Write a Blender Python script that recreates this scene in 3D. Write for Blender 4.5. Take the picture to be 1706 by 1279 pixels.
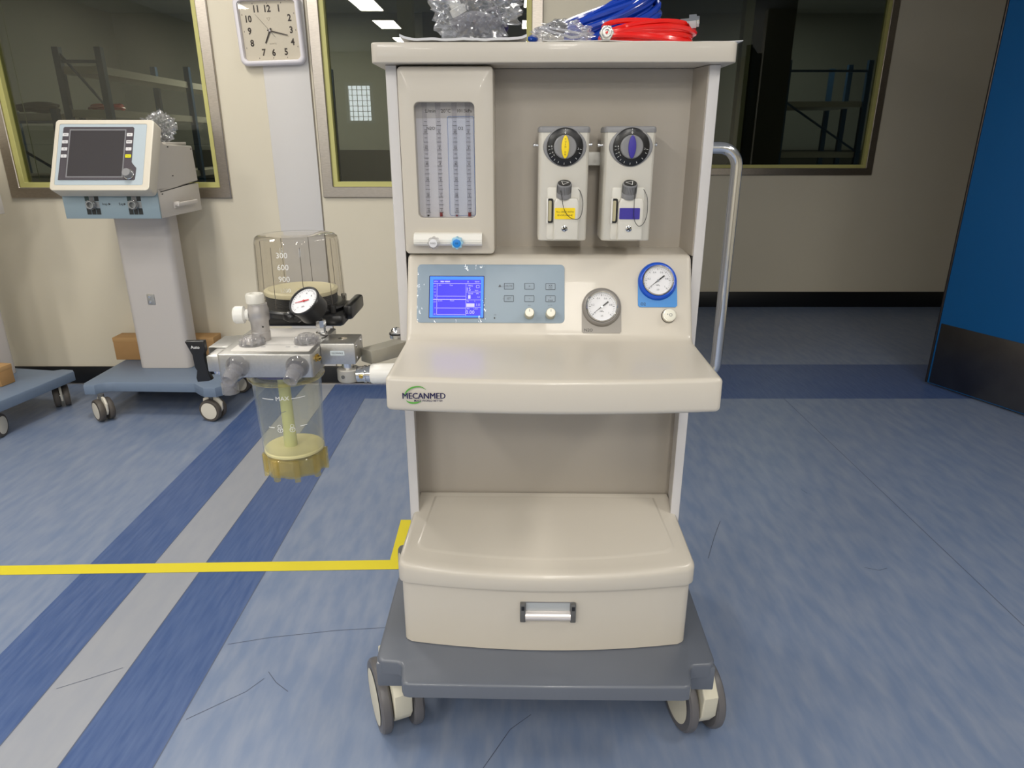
import bpy, bmesh, math, random
from mathutils import Matrix, Vector, noise
random.seed(7)
PI = math.pi
for o in list(bpy.data.objects): bpy.data.objects.remove(o)
SC = bpy.context.scene
COL = SC.collection

# ------------------------------------------------------------------ camera
cd = bpy.data.cameras.new('camera'); cam = bpy.data.objects.new('camera', cd); COL.objects.link(cam)
cd.sensor_fit = 'HORIZONTAL'; cd.sensor_width = 36.0; cd.lens = 36.0 * 1136 / 1706
cd.clip_start = 0.02; cd.clip_end = 60
cam.location = (0, 0, 1.25); cam.rotation_euler = (math.radians(90 - 19.6), 0, 0)
SC.camera = cam

# ------------------------------------------------------------------ view, world
SC.view_settings.view_transform = 'Standard'; SC.view_settings.look = 'None'
SC.view_settings.gamma = 1; SC.view_settings.use_curve_mapping = False
SC.view_settings.exposure = 0.0
w = bpy.data.worlds.new('world'); SC.world = w; w.use_nodes = True
w.node_tree.nodes['Background'].inputs[0].default_value = (0.8, 0.9, 1.0, 1)
w.node_tree.nodes['Background'].inputs[1].default_value = 1.0

# ------------------------------------------------------------------ ceiling lamps: two known from reflections, the rest added as fill (fittings further down)
CEIL = 2.6
LAMPS = [(-1.52, 2.5, 0.8), (-2.75, 0.55, 0.9), (-1.52, 1.15, 0.7), (-1.52, -0.95, 1.0), (-1.52, -2.2, 1.2), (-1.52, -3.6, 1.2),
         (-2.95, -0.95, 0.8), (0.25, -0.75, 0.8), (0.25, -2.2, 1.2), (0.25, -3.6, 1.2), (0.2, 2.2, 0.35),
         (1.75, 0.45, 0.8), (1.9, -1.6, 0.45), (1.9, -3.0, 0.5)]
LAMP_POWER = 18.3
LAMP_COL = (1.0, 0.955, 0.875)

# ------------------------------------------------------------------ materials
def lin(c):
    c = c / 255.0
    return c / 12.92 if c <= 0.04045 else ((c + 0.055) / 1.055) ** 2.4
def L(rgb): return (lin(rgb[0]), lin(rgb[1]), lin(rgb[2]), 1.0)
MATS = {}
def mat(name, rgb, rough=0.5, metal=0.0, spec=0.5, emit=0.0, noise_amt=0.0, noise_scale=40.0, stretch=(1, 1, 1), bump=0.0, coat=0.0, rgb2=None):
    if name in MATS: return MATS[name]
    m = bpy.data.materials.new(name); m.use_nodes = True; nt = m.node_tree
    b = nt.nodes['Principled BSDF']
    b.inputs['Base Color'].default_value = L(rgb); b.inputs['Roughness'].default_value = rough
    b.inputs['Metallic'].default_value = metal; b.inputs['Specular IOR Level'].default_value = spec
    b.inputs['Coat Weight'].default_value = coat
    if emit:
        b.inputs['Emission Color'].default_value = L(rgb); b.inputs['Emission Strength'].default_value = emit
    if noise_amt or bump:
        tc = nt.nodes.new('ShaderNodeTexCoord'); mp = nt.nodes.new('ShaderNodeMapping')
        mp.inputs['Scale'].default_value = stretch
        nz = nt.nodes.new('ShaderNodeTexNoise'); nz.inputs['Scale'].default_value = noise_scale; nz.inputs['Detail'].default_value = 6
        nt.links.new(tc.outputs['Object'], mp.inputs['Vector']); nt.links.new(mp.outputs['Vector'], nz.inputs['Vector'])
        if noise_amt:
            mx = nt.nodes.new('ShaderNodeMix'); mx.data_type = 'RGBA'
            r2 = rgb2 or tuple(c * 0.8 for c in rgb)
            mx.inputs['A'].default_value = L(rgb); mx.inputs['B'].default_value = L(r2)
            cr = nt.nodes.new('ShaderNodeMapRange'); cr.inputs['From Min'].default_value = 0.35; cr.inputs['From Max'].default_value = 0.7
            cr.inputs['To Max'].default_value = noise_amt
            nt.links.new(nz.outputs['Fac'], cr.inputs['Value']); nt.links.new(cr.outputs['Result'], mx.inputs['Factor'])
            nt.links.new(mx.outputs['Result'], b.inputs['Base Color'])
        if bump:
            bp = nt.nodes.new('ShaderNodeBump'); bp.inputs['Strength'].default_value = bump; bp.inputs['Distance'].default_value = 0.002
            nt.links.new(nz.outputs['Fac'], bp.inputs['Height']); nt.links.new(bp.outputs['Normal'], b.inputs['Normal'])
    MATS[name] = m
    return m
def clear(name, tint, refl=1.0, rough=0.03, bump=0.0, bscale=30.0, haze=0.0, haze_rgb=(235, 235, 235), ior=1.45):
    """thin transparent plastic or glass: tinted see-through plus fresnel reflection, optional milky film"""
    if name in MATS: return MATS[name]
    m = bpy.data.materials.new(name); m.use_nodes = True; nt = m.node_tree
    for n in list(nt.nodes): nt.nodes.remove(n)
    out = nt.nodes.new('ShaderNodeOutputMaterial'); tr = nt.nodes.new('ShaderNodeBsdfTransparent')
    gl = nt.nodes.new('ShaderNodeBsdfGlossy'); fr = nt.nodes.new('ShaderNodeLayerWeight'); mx = nt.nodes.new('ShaderNodeMixShader')
    tr.inputs[0].default_value = L(tint); gl.inputs['Roughness'].default_value = rough
    gl.inputs['Color'].default_value = (refl, refl, refl, 1); fr.inputs['Blend'].default_value = 0.5; F0 = ((ior - 1) / (ior + 1)) ** 2
    pw = nt.nodes.new('ShaderNodeMath'); pw.operation = 'POWER'; pw.inputs[1].default_value = 4.0
    ma = nt.nodes.new('ShaderNodeMath'); ma.operation = 'MULTIPLY_ADD'; ma.inputs[1].default_value = 0.85 - F0; ma.inputs[2].default_value = F0
    nt.links.new(fr.outputs['Facing'], pw.inputs[0]); nt.links.new(pw.outputs[0], ma.inputs[0]); nt.links.new(ma.outputs[0], mx.inputs[0])
    last = tr.outputs[0]
    if haze:
        df = nt.nodes.new('ShaderNodeBsdfDiffuse'); df.inputs[0].default_value = L(haze_rgb)
        m2 = nt.nodes.new('ShaderNodeMixShader'); m2.inputs[0].default_value = haze
        nt.links.new(tr.outputs[0], m2.inputs[1]); nt.links.new(df.outputs[0], m2.inputs[2]); last = m2.outputs[0]
    nt.links.new(last, mx.inputs[1]); nt.links.new(gl.outputs[0], mx.inputs[2]); nt.links.new(mx.outputs[0], out.inputs[0])
    if bump:
        tc = nt.nodes.new('ShaderNodeTexCoord'); nz = nt.nodes.new('ShaderNodeTexNoise'); nz.inputs['Scale'].default_value = bscale
        nz.inputs['Detail'].default_value = 3
        bp = nt.nodes.new('ShaderNodeBump'); bp.inputs['Strength'].default_value = bump; bp.inputs['Distance'].default_value = 0.01
        nt.links.new(tc.outputs['Object'], nz.inputs['Vector']); nt.links.new(nz.outputs['Fac'], bp.inputs['Height'])
        nt.links.new(bp.outputs['Normal'], gl.inputs['Normal']); nt.links.new(bp.outputs['Normal'], fr.inputs['Normal'])
    MATS[name] = m
    return m

M_wall = mat('wall_cream', (216, 208, 189), 0.5, noise_amt=0.25, noise_scale=2.5, rgb2=(208, 199, 177))
M_strip = mat('wall_white_panel', (212, 209, 207), 0.5)
M_seam = mat('panel_seam', (120, 112, 98), 0.6)
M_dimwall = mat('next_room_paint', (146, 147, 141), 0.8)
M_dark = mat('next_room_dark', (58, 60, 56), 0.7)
M_ceil = mat('ceiling_white', (232, 231, 226), 0.8)
M_base_black = mat('skirting_black', (14, 16, 20), 0.35)
M_steel = mat('brushed_steel', (192, 184, 175), 0.3, 1.0, noise_amt=0.5, noise_scale=60, stretch=(1, 1, 12), rgb2=(156, 147, 138))
M_sash = mat('window_reveal_yellow', (192, 188, 118), 0.45)
M_glass = clear('window_glass', (205, 208, 198), 1.0, 0.0, ior=1.55)
M_floor_blue = mat('vinyl_blue', (113, 129, 158), 0.36, noise_amt=0.8, noise_scale=9, stretch=(3.2, 0.8, 1), rgb2=(137, 147, 167), bump=0.05)
M_floor_dark = mat('vinyl_dark_blue', (62, 86, 134), 0.36, noise_amt=0.9, noise_scale=14, stretch=(6, 0.6, 1), rgb2=(84, 104, 146), bump=0.05)
M_floor_light = mat('vinyl_light_grey', (148, 152, 162), 0.38, noise_amt=0.6, noise_scale=9, stretch=(3, 0.8, 1), rgb2=(158, 160, 166), bump=0.05)
M_tape = mat('tape_yellow', (222, 206, 44), 0.45)
M_body = mat('shell_cream', (199, 192, 180), 0.32, spec=0.5, coat=0.1)
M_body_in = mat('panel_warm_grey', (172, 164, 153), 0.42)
M_post = mat('post_enamel', (206, 203, 202), 0.35)
M_gap = mat('gap_black', (24, 22, 22), 0.8)
M_base = mat('base_slate', (97, 102, 112), 0.33, coat=0.1)
M_tyre = mat('tyre_grey', (96, 94, 96), 0.4)
M_cream = mat('castor_cream', (214, 208, 188), 0.4)
M_chrome = mat('chrome', (215, 215, 215), 0.12, 1.0)
M_alu = mat('aluminium', (196, 194, 190), 0.38, 1.0, noise_amt=0.3, noise_scale=200, stretch=(1, 1, 1), rgb2=(170, 168, 165))
M_silver = mat('vaporizer_silver', (212, 208, 198), 0.34, 0.2)
M_silver2 = mat('vaporizer_satin', (216, 213, 204), 0.38, 0.15)
M_dgrey = mat('dark_grey_plastic', (92, 92, 92), 0.4)
M_mgrey = mat('mid_grey_plastic', (134, 134, 136), 0.4)
M_black = mat('black_plastic', (22, 22, 24), 0.3)
M_blackm = mat('black_rubber', (26, 25, 28), 0.6)
M_white = mat('white_plastic', (228, 226, 220), 0.35)
M_paper = mat('white_paper', (222, 222, 224), 0.7)
M_ink = mat('printed_black', (40, 40, 44), 0.6)
M_inkg = mat('printed_grey', (104, 108, 116), 0.6)
M_inkw = mat('printed_white', (228, 228, 226), 0.5)
M_yel = mat('vaporizer_yellow', (246, 214, 20), 0.4)
M_pur = mat('vaporizer_violet', (58, 48, 150), 0.4)
M_panel = mat('control_overlay', (140, 157, 172), 0.38)
M_panel_vent = mat('display_surround_blue', (172, 184, 192), 0.38)
M_bluebox = mat('pale_blue_steel', (142, 161, 172), 0.4)
M_gr_gauge = mat('gauge_grey', (130, 126, 122), 0.28)
M_gr_plate = mat('gauge_plate_grey', (148, 143, 136), 0.4)
M_bl_gauge = mat('gauge_blue', (22, 82, 200), 0.22)
M_bl_plate = mat('gauge_plate_blue', (52, 132, 204), 0.35)
M_dial = mat('dial_white', (222, 222, 226), 0.4)
M_green = mat('logo_green', (86, 160, 60), 0.5)
M_navy = mat('logo_navy', (30, 24, 70), 0.5)
M_red = mat('hose_red', (232, 22, 14), 0.25, coat=0.3)
M_blue = mat('hose_blue', (14, 62, 178), 0.25, coat=0.3)
M_dred = mat('float_red', (140, 12, 30), 0.35)
M_card = mat('cardboard', (168, 130, 84), 0.75, noise_amt=0.4, noise_scale=14, rgb2=(154, 118, 76))
M_door = mat('door_blue', (16, 88, 146), 0.4)
M_kick = mat('kick_plate', (120, 116, 114), 0.34, 1.0, noise_amt=0.5, noise_scale=5, rgb2=(92, 90, 92))
M_brown_steel = mat('door_edge_steel', (88, 80, 76), 0.35, 0.9)
M_clock = mat('clock_case', (222, 218, 224), 0.25)
M_clockface = mat('clock_face', (232, 222, 202), 0.5)
M_clockink = mat('clock_ink', (60, 48, 40), 0.5)
M_brass = mat('brass', (190, 165, 100), 0.25, 1.0)
M_lcd_edge = mat('screen_light_blue', (50, 120, 235), 0.3, emit=0.75)
M_lcd = mat('screen_blue', (52, 42, 220), 0.3, emit=0.8)
M_lcd_txt = mat('screen_text', (170, 165, 250), 0.3, emit=0.9)
M_lamp = None
def lampmat(strength):
    m = bpy.data.materials.new('lamp_diffuser'); m.use_nodes = True; nt = m.node_tree
    b = nt.nodes['Principled BSDF']; b.inputs['Base Color'].default_value = (0.8, 0.8, 0.8, 1)
    b.inputs['Emission Color'].default_value = (*LAMP_COL, 1); b.inputs['Emission Strength'].default_value = strength
    return m
C_canister = clear('canister_clear', (250, 250, 246), 1.0, 0.04, haze=0.04, haze_rgb=(215, 218, 208), ior=1.4)
C_bellows = clear('bellows_smoked', (239, 236, 230), 1.0, 0.03, haze=0.02, ior=1.45)
C_yellow = clear('cap_amber', (249, 242, 212), 1.0, 0.08, haze=0.09, haze_rgb=(236, 226, 170))
C_clear = clear('fitting_clear', (240, 240, 241), 1.0, 0.05, haze=0.14, haze_rgb=(215, 213, 215))
C_pane = clear('cover_pane', (246, 246, 246), 1.0, 0.02, ior=1.3)
C_film = clear('film_clear', (250, 251, 252), 1.0, 0.06, bump=0.06, bscale=45, haze=0.01, ior=1.3)
C_bag = clear('bag_plastic', (244, 245, 247), 1.0, 0.12, bump=0.3, bscale=20, haze=0.05, haze_rgb=(238, 238, 242), ior=2.3)
C_tubeg = clear('tube_glass', (246, 246, 248), 1.0, 0.03, ior=1.35)

# ------------------------------------------------------------------ mesh builder
def rr(x0, x1, y0, y1, r, n=5):
    r = min(r, (x1 - x0) / 2 - 1e-5, (y1 - y0) / 2 - 1e-5); p = []
    for cx, cy, a in ((x1 - r, y0 + r, -90), (x1 - r, y1 - r, 0), (x0 + r, y1 - r, 90), (x0 + r, y0 + r, 180)):
        for i in range(n + 1):
            t = math.radians(a + 90 * i / n); p.append((cx + r * math.cos(t), cy + r * math.sin(t)))
    return p
def circ(cx, cy, r, n=32, a0=0):
    return [(cx + r * math.cos(a0 + 2 * PI * i / n), cy + r * math.sin(a0 + 2 * PI * i / n)) for i in range(n)]
def offset(p, d):
    n = len(p); out = []
    for i in range(n):
        a, b, c = Vector(p[i - 1]), Vector(p[i]), Vector(p[(i + 1) % n])
        e1 = (b - a); e2 = (c - b)
        if e1.length < 1e-9: e1 = e2
        if e2.length < 1e-9: e2 = e1
        e1 = e1.normalized(); e2 = e2.normalized()
        n1 = Vector((-e1.y, e1.x)); n2 = Vector((-e2.y, e2.x)); m = n1 + n2
        if m.length < 1e-6: m = n1
        m.normalize(); k = d / max(0.45, m.dot(n1)); out.append((b.x + m.x * k, b.y + m.y * k))
    return out
def frame(o, x, y):
    x = Vector(x).normalized(); y = Vector(y).normalized(); z = x.cross(y).normalized(); o = Vector(o)
    return Matrix(((x.x, y.x, z.x, o.x), (x.y, y.y, z.y, o.y), (x.z, y.z, z.z, o.z), (0, 0, 0, 1)))
def front(x=0, y=0, z=0): return frame((x, y, z), (1, 0, 0), (0, 0, 1))     # normal -y
def up(x=0, y=0, z=0): return Matrix.Translation((x, y, z))
def along(o, d):
    d = Vector(d).normalized(); a = Vector((1, 0, 0)) if abs(d.x) < 0.9 else Vector((0, 1, 0))
    y = d.cross(a).normalized(); x = y.cross(d); return frame(o, x, y)
I4 = Matrix.Identity(4)
_tc = {}
def text_geo(s, bold):
    k = (s, bold)
    if k not in _tc:
        cu = bpy.data.curves.new('t', 'FONT'); cu.body = s; cu.size = 1.0; cu.offset = bold
        cu.align_x = 'CENTER'; cu.align_y = 'CENTER'; cu.resolution_u = 2
        ob = bpy.data.objects.new('t', cu); me = bpy.data.meshes.new_from_object(ob)
        _tc[k] = ([v.co.copy() for v in me.vertices], [tuple(p.vertices) for p in me.polygons])
        bpy.data.objects.remove(ob); bpy.data.meshes.remove(me); bpy.data.curves.remove(cu)
    return _tc[k]
class MB:
    def __init__(s): s.v = []; s.f = []; s.mi = []; s.m = []
    def _m(s, m):
        if m not in s.m: s.m.append(m)
        return s.m.index(m)
    def add(s, vs, fs, m, M=I4):
        b = len(s.v); i = s._m(m)
        s.v += [M @ Vector(v) for v in vs]
        for f in fs: s.f.append([b + k for k in f]); s.mi.append(i)
        return s
    def loft(s, loops, m, c0=True, c1=True, M=I4, wrap=False):
        n = len(loops[0]); vs = [p for l in loops for p in l]; fs = []
        R = len(loops)
        for r in range(R if wrap else R - 1):
            a = r * n; b = ((r + 1) % R) * n
            for i in range(n): j = (i + 1) % n; fs.append([a + i, a + j, b + j, b + i])
        if not wrap:
            if c0: fs.append(list(range(n))[::-1])
            if c1: fs.append([(R - 1) * n + i for i in range(n)])
        return s.add(vs, fs, m, M)
    def plate(s, pts, h0, h1, m, M=I4, ch=0.0, ch0=0.0, seg=3):
        """extrude a 2-D outline from h0 to h1 with rounded rims"""
        loops = []
        if ch0:
            for i in range(seg + 1):
                t = PI / 2 * i / seg; loops.append([(x, y, h0 + ch0 * (1 - math.sin(t))) for x, y in offset(pts, ch0 * (1 - math.cos(t - 0)) if False else ch0 * (1 - math.sin(t)) * 0 + ch0 * (1 - math.cos(PI / 2 - t)))])
            loops = []
            for i in range(seg + 1):
                t = PI / 2 * i / seg
                loops.append([(x, y, h0 + ch0 * (1 - math.cos(t))) for x, y in offset(pts, ch0 * (1 - math.sin(t)))])
        else: loops.append([(x, y, h0) for x, y in pts])
        if ch:
            for i in range(seg + 1):
                t = PI / 2 * i / seg
                loops.append([(x, y, h1 - ch * (1 - math.sin(t))) for x, y in offset(pts, ch * (1 - math.cos(t)))])
        else: loops.append([(x, y, h1) for x, y in pts])
        return s.loft(loops, m, M=M)
    def ring(s, outer, inner, h0, h1, m, M=I4, ch=0.0):
        lo = [[(x, y, h0) for x, y in outer], [(x, y, h1 - ch) for x, y in outer]]
        if ch: lo.append([(x, y, h1) for x, y in offset(outer, ch)])
        if ch: lo.append([(x, y, h1) for x, y in offset(inner, -ch)])
        lo += [[(x, y, h1 - ch) for x, y in inner], [(x, y, h0) for x, y in inner]]
        return s.loft(lo, m, M=M, wrap=True)
    def box(s, x0, x1, y0, y1, z0, z1, m, bev=0.0, M=I4, seg=2):
        bm = bmesh.new(); bmesh.ops.create_cube(bm, size=1.0)
        for v in bm.verts: v.co = Vector((x0 + (v.co.x + .5) * (x1 - x0), y0 + (v.co.y + .5) * (y1 - y0), z0 + (v.co.z + .5) * (z1 - z0)))
        if bev: bmesh.ops.bevel(bm, geom=bm.edges[:], offset=bev, segments=seg, profile=0.5, affect='EDGES')
        bm.verts.index_update(); s.add([v.co[:] for v in bm.verts], [[v.index for v in f.verts] for f in bm.faces], m, M); bm.free()
        return s
    def lathe(s, prof, m, M=I4, seg=32, c0=True, c1=True):
        return s.loft([[(r * math.cos(2 * PI * i / seg), r * math.sin(2 * PI * i / seg), h) for i in range(seg)] for r, h in prof], m, c0, c1, M)
    def cyl(s, r, h0, h1, m, M=I4, seg=32, ch=0.0):
        p = [(r, h0)]
        if ch: p += [(r, h1 - ch), (r - ch * .3, h1 - ch * .3), (r - ch, h1)]
        else: p += [(r, h1)]
        return s.lathe(p, m, M, seg)
    def tube(s, path, r, m, seg=10, closed=False, M=I4):
        P = [Vector(p) for p in path]; n = len(P); loops = []; up_ = Vector((0, 0, 1)); prev = None
        for i in range(n):
            a = P[i - 1] if (i > 0 or closed) else P[0]; b = P[(i + 1) % n] if (i < n - 1 or closed) else P[-1]
            t = (b - a).normalized()
            if prev is None:
                q = up_ if abs(t.z) < 0.9 else Vector((1, 0, 0)); nx = t.cross(q).normalized()
            else:
                nx = (prev - t * prev.dot(t)).normalized()
            ny = t.cross(nx); prev = nx; rad = r[i] if isinstance(r, (list, tuple)) else r
            loops.append([tuple(P[i] + nx * rad * math.cos(2 * PI * k / seg) + ny * rad * math.sin(2 * PI * k / seg)) for k in range(seg)])
        return s.loft(loops, m, M=M, wrap=closed)
    def text(s, t, size, m, M=I4, bold=0.0, sx=1.0):
        v, f = text_geo(t, bold)
        return s.add([(p.x * size * sx, p.y * size, 0) for p in v], f, m, M)
    def poly(s, pts, m, M=I4, h=0.0):
        return s.add([(x, y, h) for x, y in pts], [list(range(len(pts)))], m, M)
    def rect(s, x0, x1, y0, y1, m, M=I4, h=0.0): return s.poly([(x0, y0), (x1, y0), (x1, y1), (x0, y1)], m, M, h)
    def outline(s, pts, w_, m, M=I4, h=0.0):
        inn = offset(pts, w_); n = len(pts)
        return s.add([(x, y, h) for x, y in pts] + [(x, y, h) for x, y in inn], [[i, (i + 1) % n, n + (i + 1) % n, n + i] for i in range(n)], m, M)
    def blob(s, c, r, m, amp=0.2, freq=8.0, sub=3, seed=0, flat=None, crease=0.0):
        bm = bmesh.new(); bmesh.ops.create_icosphere(bm, subdivisions=sub, radius=1.0)
        for v in bm.verts:
            d = v.co.normalized(); k = 1 + amp * noise.fractal(d * freq * 0.3 + Vector((seed * 3.1, seed, 0)), 0.6, 2.2, 4)
            if crease:
                q = d + Vector((seed, 0, seed * 2.3)); k += crease * (abs(noise.noise(q * 3.1)) * 1.6 + abs(noise.noise(q * 7.3)) * .8 - .45)
            v.co = Vector((c[0] + d.x * r[0] * k, c[1] + d.y * r[1] * k, c[2] + d.z * r[2] * k))
            if flat is not None and v.co.z < flat: v.co.z = flat
        bm.verts.index_update(); s.add([v.co[:] for v in bm.verts], [[v.index for v in f.verts] for f in bm.faces], m); bm.free()
        return s
    def build(s, name, parent=None, world=False, smooth=35, label=None, recalc=True):
        me = bpy.data.meshes.new(name)
        X = I4
        if world and parent is not None:
            top = parent
            while top.parent: top = top.parent
            X = (Matrix.Translation(top.location) @ top.rotation_euler.to_matrix().to_4x4()).inverted()
        me.from_pydata([tuple(X @ v) for v in s.v], [], s.f)
        for m in s.m: me.materials.append(m)
        me.polygons.foreach_set('material_index', s.mi)
        if recalc:
            bm = bmesh.new(); bm.from_mesh(me); bmesh.ops.recalc_face_normals(bm, faces=bm.faces[:]); bm.to_mesh(me); bm.free()
        me.shade_smooth()
        me.set_sharp_from_angle(angle=math.radians(smooth))
        me.update()
        o = bpy.data.objects.new(name, me); COL.objects.link(o)
        if parent is not None: o.parent = parent
        if label: o['label'] = label
        return o
def tag(o, label, cat, group=None, kind=None):
    o['label'] = label; o['category'] = cat
    if group: o['group'] = group
    if kind: o['kind'] = kind
    return o
def thing(name, label, cat, loc=(0, 0, 0), rz=0.0, group=None):
    o = bpy.data.objects.new(name, None); COL.objects.link(o); o.location = loc; o.rotation_euler = (0, 0, rz)
    o.empty_display_size = 0.1
    return tag(o, label, cat, group)
def struct(name, mb, **k):
    o = mb.build(name, **k); o['kind'] = 'structure'; return o
def copy_tree(o, parent=None):
    c = o.copy(); COL.objects.link(c); c.parent = parent
    for ch in [x for x in list(bpy.data.objects) if x.parent == o]: copy_tree(ch, c)
    return c

# ================================================================== THE ROOM
YL, YR = 3.525, 5.36           # near window wall, far window wall
XL, XRET, XR, YB = -3.9, 0.46, 3.95, -5.0
SCUFFS = [[(-0.748, 1.216), (-0.696, 1.257), (-0.641, 1.3), (-0.612, 1.343)], [(-0.609, 1.365), (-0.578, 1.329), (-0.54, 1.3)], [(-0.749, 1.464), (-0.647, 1.49), (-0.477, 1.518), (-0.341, 1.53)], [(-1.104, 1.309), (-1.042, 1.343), (-0.98, 1.379)], [(-0.061, 1.087), (-0.004, 1.188), (0.044, 1.23)], [(0.624, 1.857), (0.677, 1.979), (0.727, 2.083)], [(1.103, 2.313), (1.112, 2.281)], [(1.097, 1.808), (1.136, 1.793), (1.166, 1.805)]]
# floor, split into the vinyl colours it is welded from
xs = [XL, -1.324, -1.1235, -0.9625, -0.76, XR]; ys = [YB, 3.285, 3.856, YR + 0.1]
fl = MB()
for j in range(3):
    for i in range(5):
        m = [M_floor_blue, M_floor_dark, M_floor_light, M_floor_dark, M_floor_blue][i]
        if j == 1 and i >= 3: m = M_floor_dark
        fl.add([(xs[i], ys[j], 0), (xs[i + 1], ys[j], 0), (xs[i + 1], ys[j + 1], 0), (xs[i], ys[j + 1], 0)], [[0, 1, 2, 3]], m)
for x0, x1, y0, y1 in ((1.40, 1.4025, YB, 3.285), (-0.7615, -0.7585, YB, 3.285), (-1.125, -1.122, YB, 3.5), (-0.9645, -0.9615, YB, 3.5)):
    fl.add([(x0, y0, .0004), (x1, y0, .0004), (x1, y1, .0004), (x0, y1, .0004)], [[0, 1, 2, 3]], mat('floor_seam', (88, 96, 116), 0.6))
for ln in SCUFFS:
    for (ax_, ay), (bx_, by_) in zip(ln[:-1], ln[1:]):
        d_ = Vector((bx_ - ax_, by_ - ay)); nn = Vector((-d_.y, d_.x)).normalized() * .0008
        fl.add([(ax_ - nn.x, ay - nn.y, .0005), (bx_ - nn.x, by_ - nn.y, .0005), (bx_ + nn.x, by_ + nn.y, .0005), (ax_ + nn.x, ay + nn.y, .0005)], [[0, 1, 2, 3]], mat('floor_scuff', (76, 84, 102), 0.6))
struct('floor', fl, recalc=False)
c = MB(); c.box(XL - .1, XR + .1, YB - .1, YR, CEIL, CEIL + .1, M_ceil); struct('ceiling', c)

def wall_with_windows(name, y0, y1, x0, x1, holes, m, z1=CEIL, extra=None):
    b = MB(); x = x0
    for hx0, hx1, hz0, hz1 in holes:
        b.box(x, hx0, y0, y1, 0, z1, m)
        b.box(hx0, hx1, y0, y1, 0, hz0, m); b.box(hx0, hx1, y0, y1, hz1, z1, m); x = hx1
    b.box(x, x1, y0, y1, 0, z1, m)
    if extra: extra(b)
    return struct(name, b)
W1 = (-2.4945, -1.3966, 0.981, 2.40); W2 = (-0.939, 0.143, 0.985, 2.40); W3 = (0.90, 2.70, 1.008, 2.45)
def lw_extra(b):
    b.box(-1.172, -0.955, YL - .006, YL, 0.10, CEIL, M_strip, .002)
    b.box(-0.9545, -0.951, YL - .004, YL, 0.10, CEIL, M_seam)
ins = 0.035
wall_with_windows('wall_front', YL, YL + .12, XL, XRET, [(W1[0] + ins, W1[1] - ins, W1[2] + ins, W1[3] - ins), (W2[0] + ins, W2[1] - ins, W2[2] + ins, W2[3] - ins)], M_wall, extra=lw_extra)
wall_with_windows('wall_far', YR, YR + .12, XRET - .12, XR, [(W3[0] + ins, W3[1] - ins, W3[2] + ins, W3[3] - ins)], M_wall)
b = MB(); b.box(XRET - .12, XRET, YL + .12, YR, 0, CEIL, M_wall); struct('wall_return', b)
b = MB(); b.box(XR, XR + .1, YB, YR + .12, 0, CEIL, M_wall); struct('wall_right', b)
b = MB(); b.box(XL - .1, XL, YB, YL + .12, 0, CEIL, M_wall); struct('wall_left', b)
b = MB(); b.box(2.78, XR, 2.36, 2.46, 0, CEIL, M_wall); struct('wall_partition', b)
BW = [(-3.62, -3.22), (-2.70, -2.30), (1.0, 1.9)]
wall_with_windows('wall_back', YB - .12, YB, XL, XR, [(a, b_, 1.55, 2.12) for a, b_ in BW], M_wall)
b = MB(); b.box(XL, XRET, YL - .012, YL, 0, .098, M_base_black, .002); b.box(XL, XRET, YL - .016, YL - .0115, 0, .006, M_steel); struct('baseboard_front', b)
b = MB(); b.box(XRET, XR, YR - .014, YR, 0, .122, M_base_black, .002); struct('baseboard_far', b)

def window(n, W, yw, label=None):
    x0, x1, z0, z1 = W
    f = MB(); F = front(0, yw, 0)
    o_ = rr(x0, x1, z0, z1, .002, 1); i_ = rr(x0 + .052, x1 - .052, z0 + .052, z1 - .052, .002, 1)
    f.ring(o_, i_, -.03, .014, M_steel, F, ch=.003)
    root = struct('window_%d' % n, f)
    g = MB(); i2 = rr(x0 + .075, x1 - .075, z0 + .075, z1 - .075, .002, 1)
    g.ring(offset(i_, -.004), i2, -.05, .003, M_sash, F, ch=.001)
    g.build('window_reveal', root)
    p = MB(); p.box(x0 + .06, x1 - .06, yw + .026, yw + .032, z0 + .06, z1 - .06, M_glass); p.build('glass_pane', root)
window(1, W1, YL); window(2, W2, YL)
jo = MB(); jo.box(-2.367, -2.364, YL + .0335, YL + .036, W1[2] + .07, W1[3] - .07, mat('film_joint', (150, 152, 132), .5)); jo.build('film_joint', bpy.data.objects['window_1']); window(3, W3, YR)
for k, (a, b_) in enumerate(BW):
    f = MB(); F = front(0, YB, 0)
    f.ring(rr(a - .03, b_ + .03, 1.52, 2.15, .002, 1), rr(a + .02, b_ - .02, 1.57, 2.10, .002, 1), -.03, .02, M_white, frame((0, YB, 0), (-1, 0, 0), (0, 0, 1)) @ Matrix.Scale(-1, 4, (1, 0, 0)))
    n = 5
    for i in range(1, n): 
        xx = a + (b_ - a) * i / n; f.box(xx - .005, xx + .005, YB - .02, YB - .01, 1.55, 2.12, M_white)
    for i in range(1, 7):
        zz = 1.55 + .57 * i / 7; f.box(a, b_, YB - .02, YB - .01, zz - .004, zz + .004, M_white)
    struct('window_%d' % (k + 4), f)

# door leaf standing open on the right
hx, hy = 2.262, 3.5055; dv = Vector((.386, -.923, 0)).normalized(); nv = Vector((dv.y, -dv.x, 0))   # nv points into the room (left)
DM = frame((hx, hy, 0), dv, (0, 0, 1))          # local x along leaf, y up, z = normal
if DM.to_3x3().col[2].x > 0: pass
d = MB(); d.box(0, 1.1, .012, 2.12, -.045, 0, M_door, .003, DM)
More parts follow.
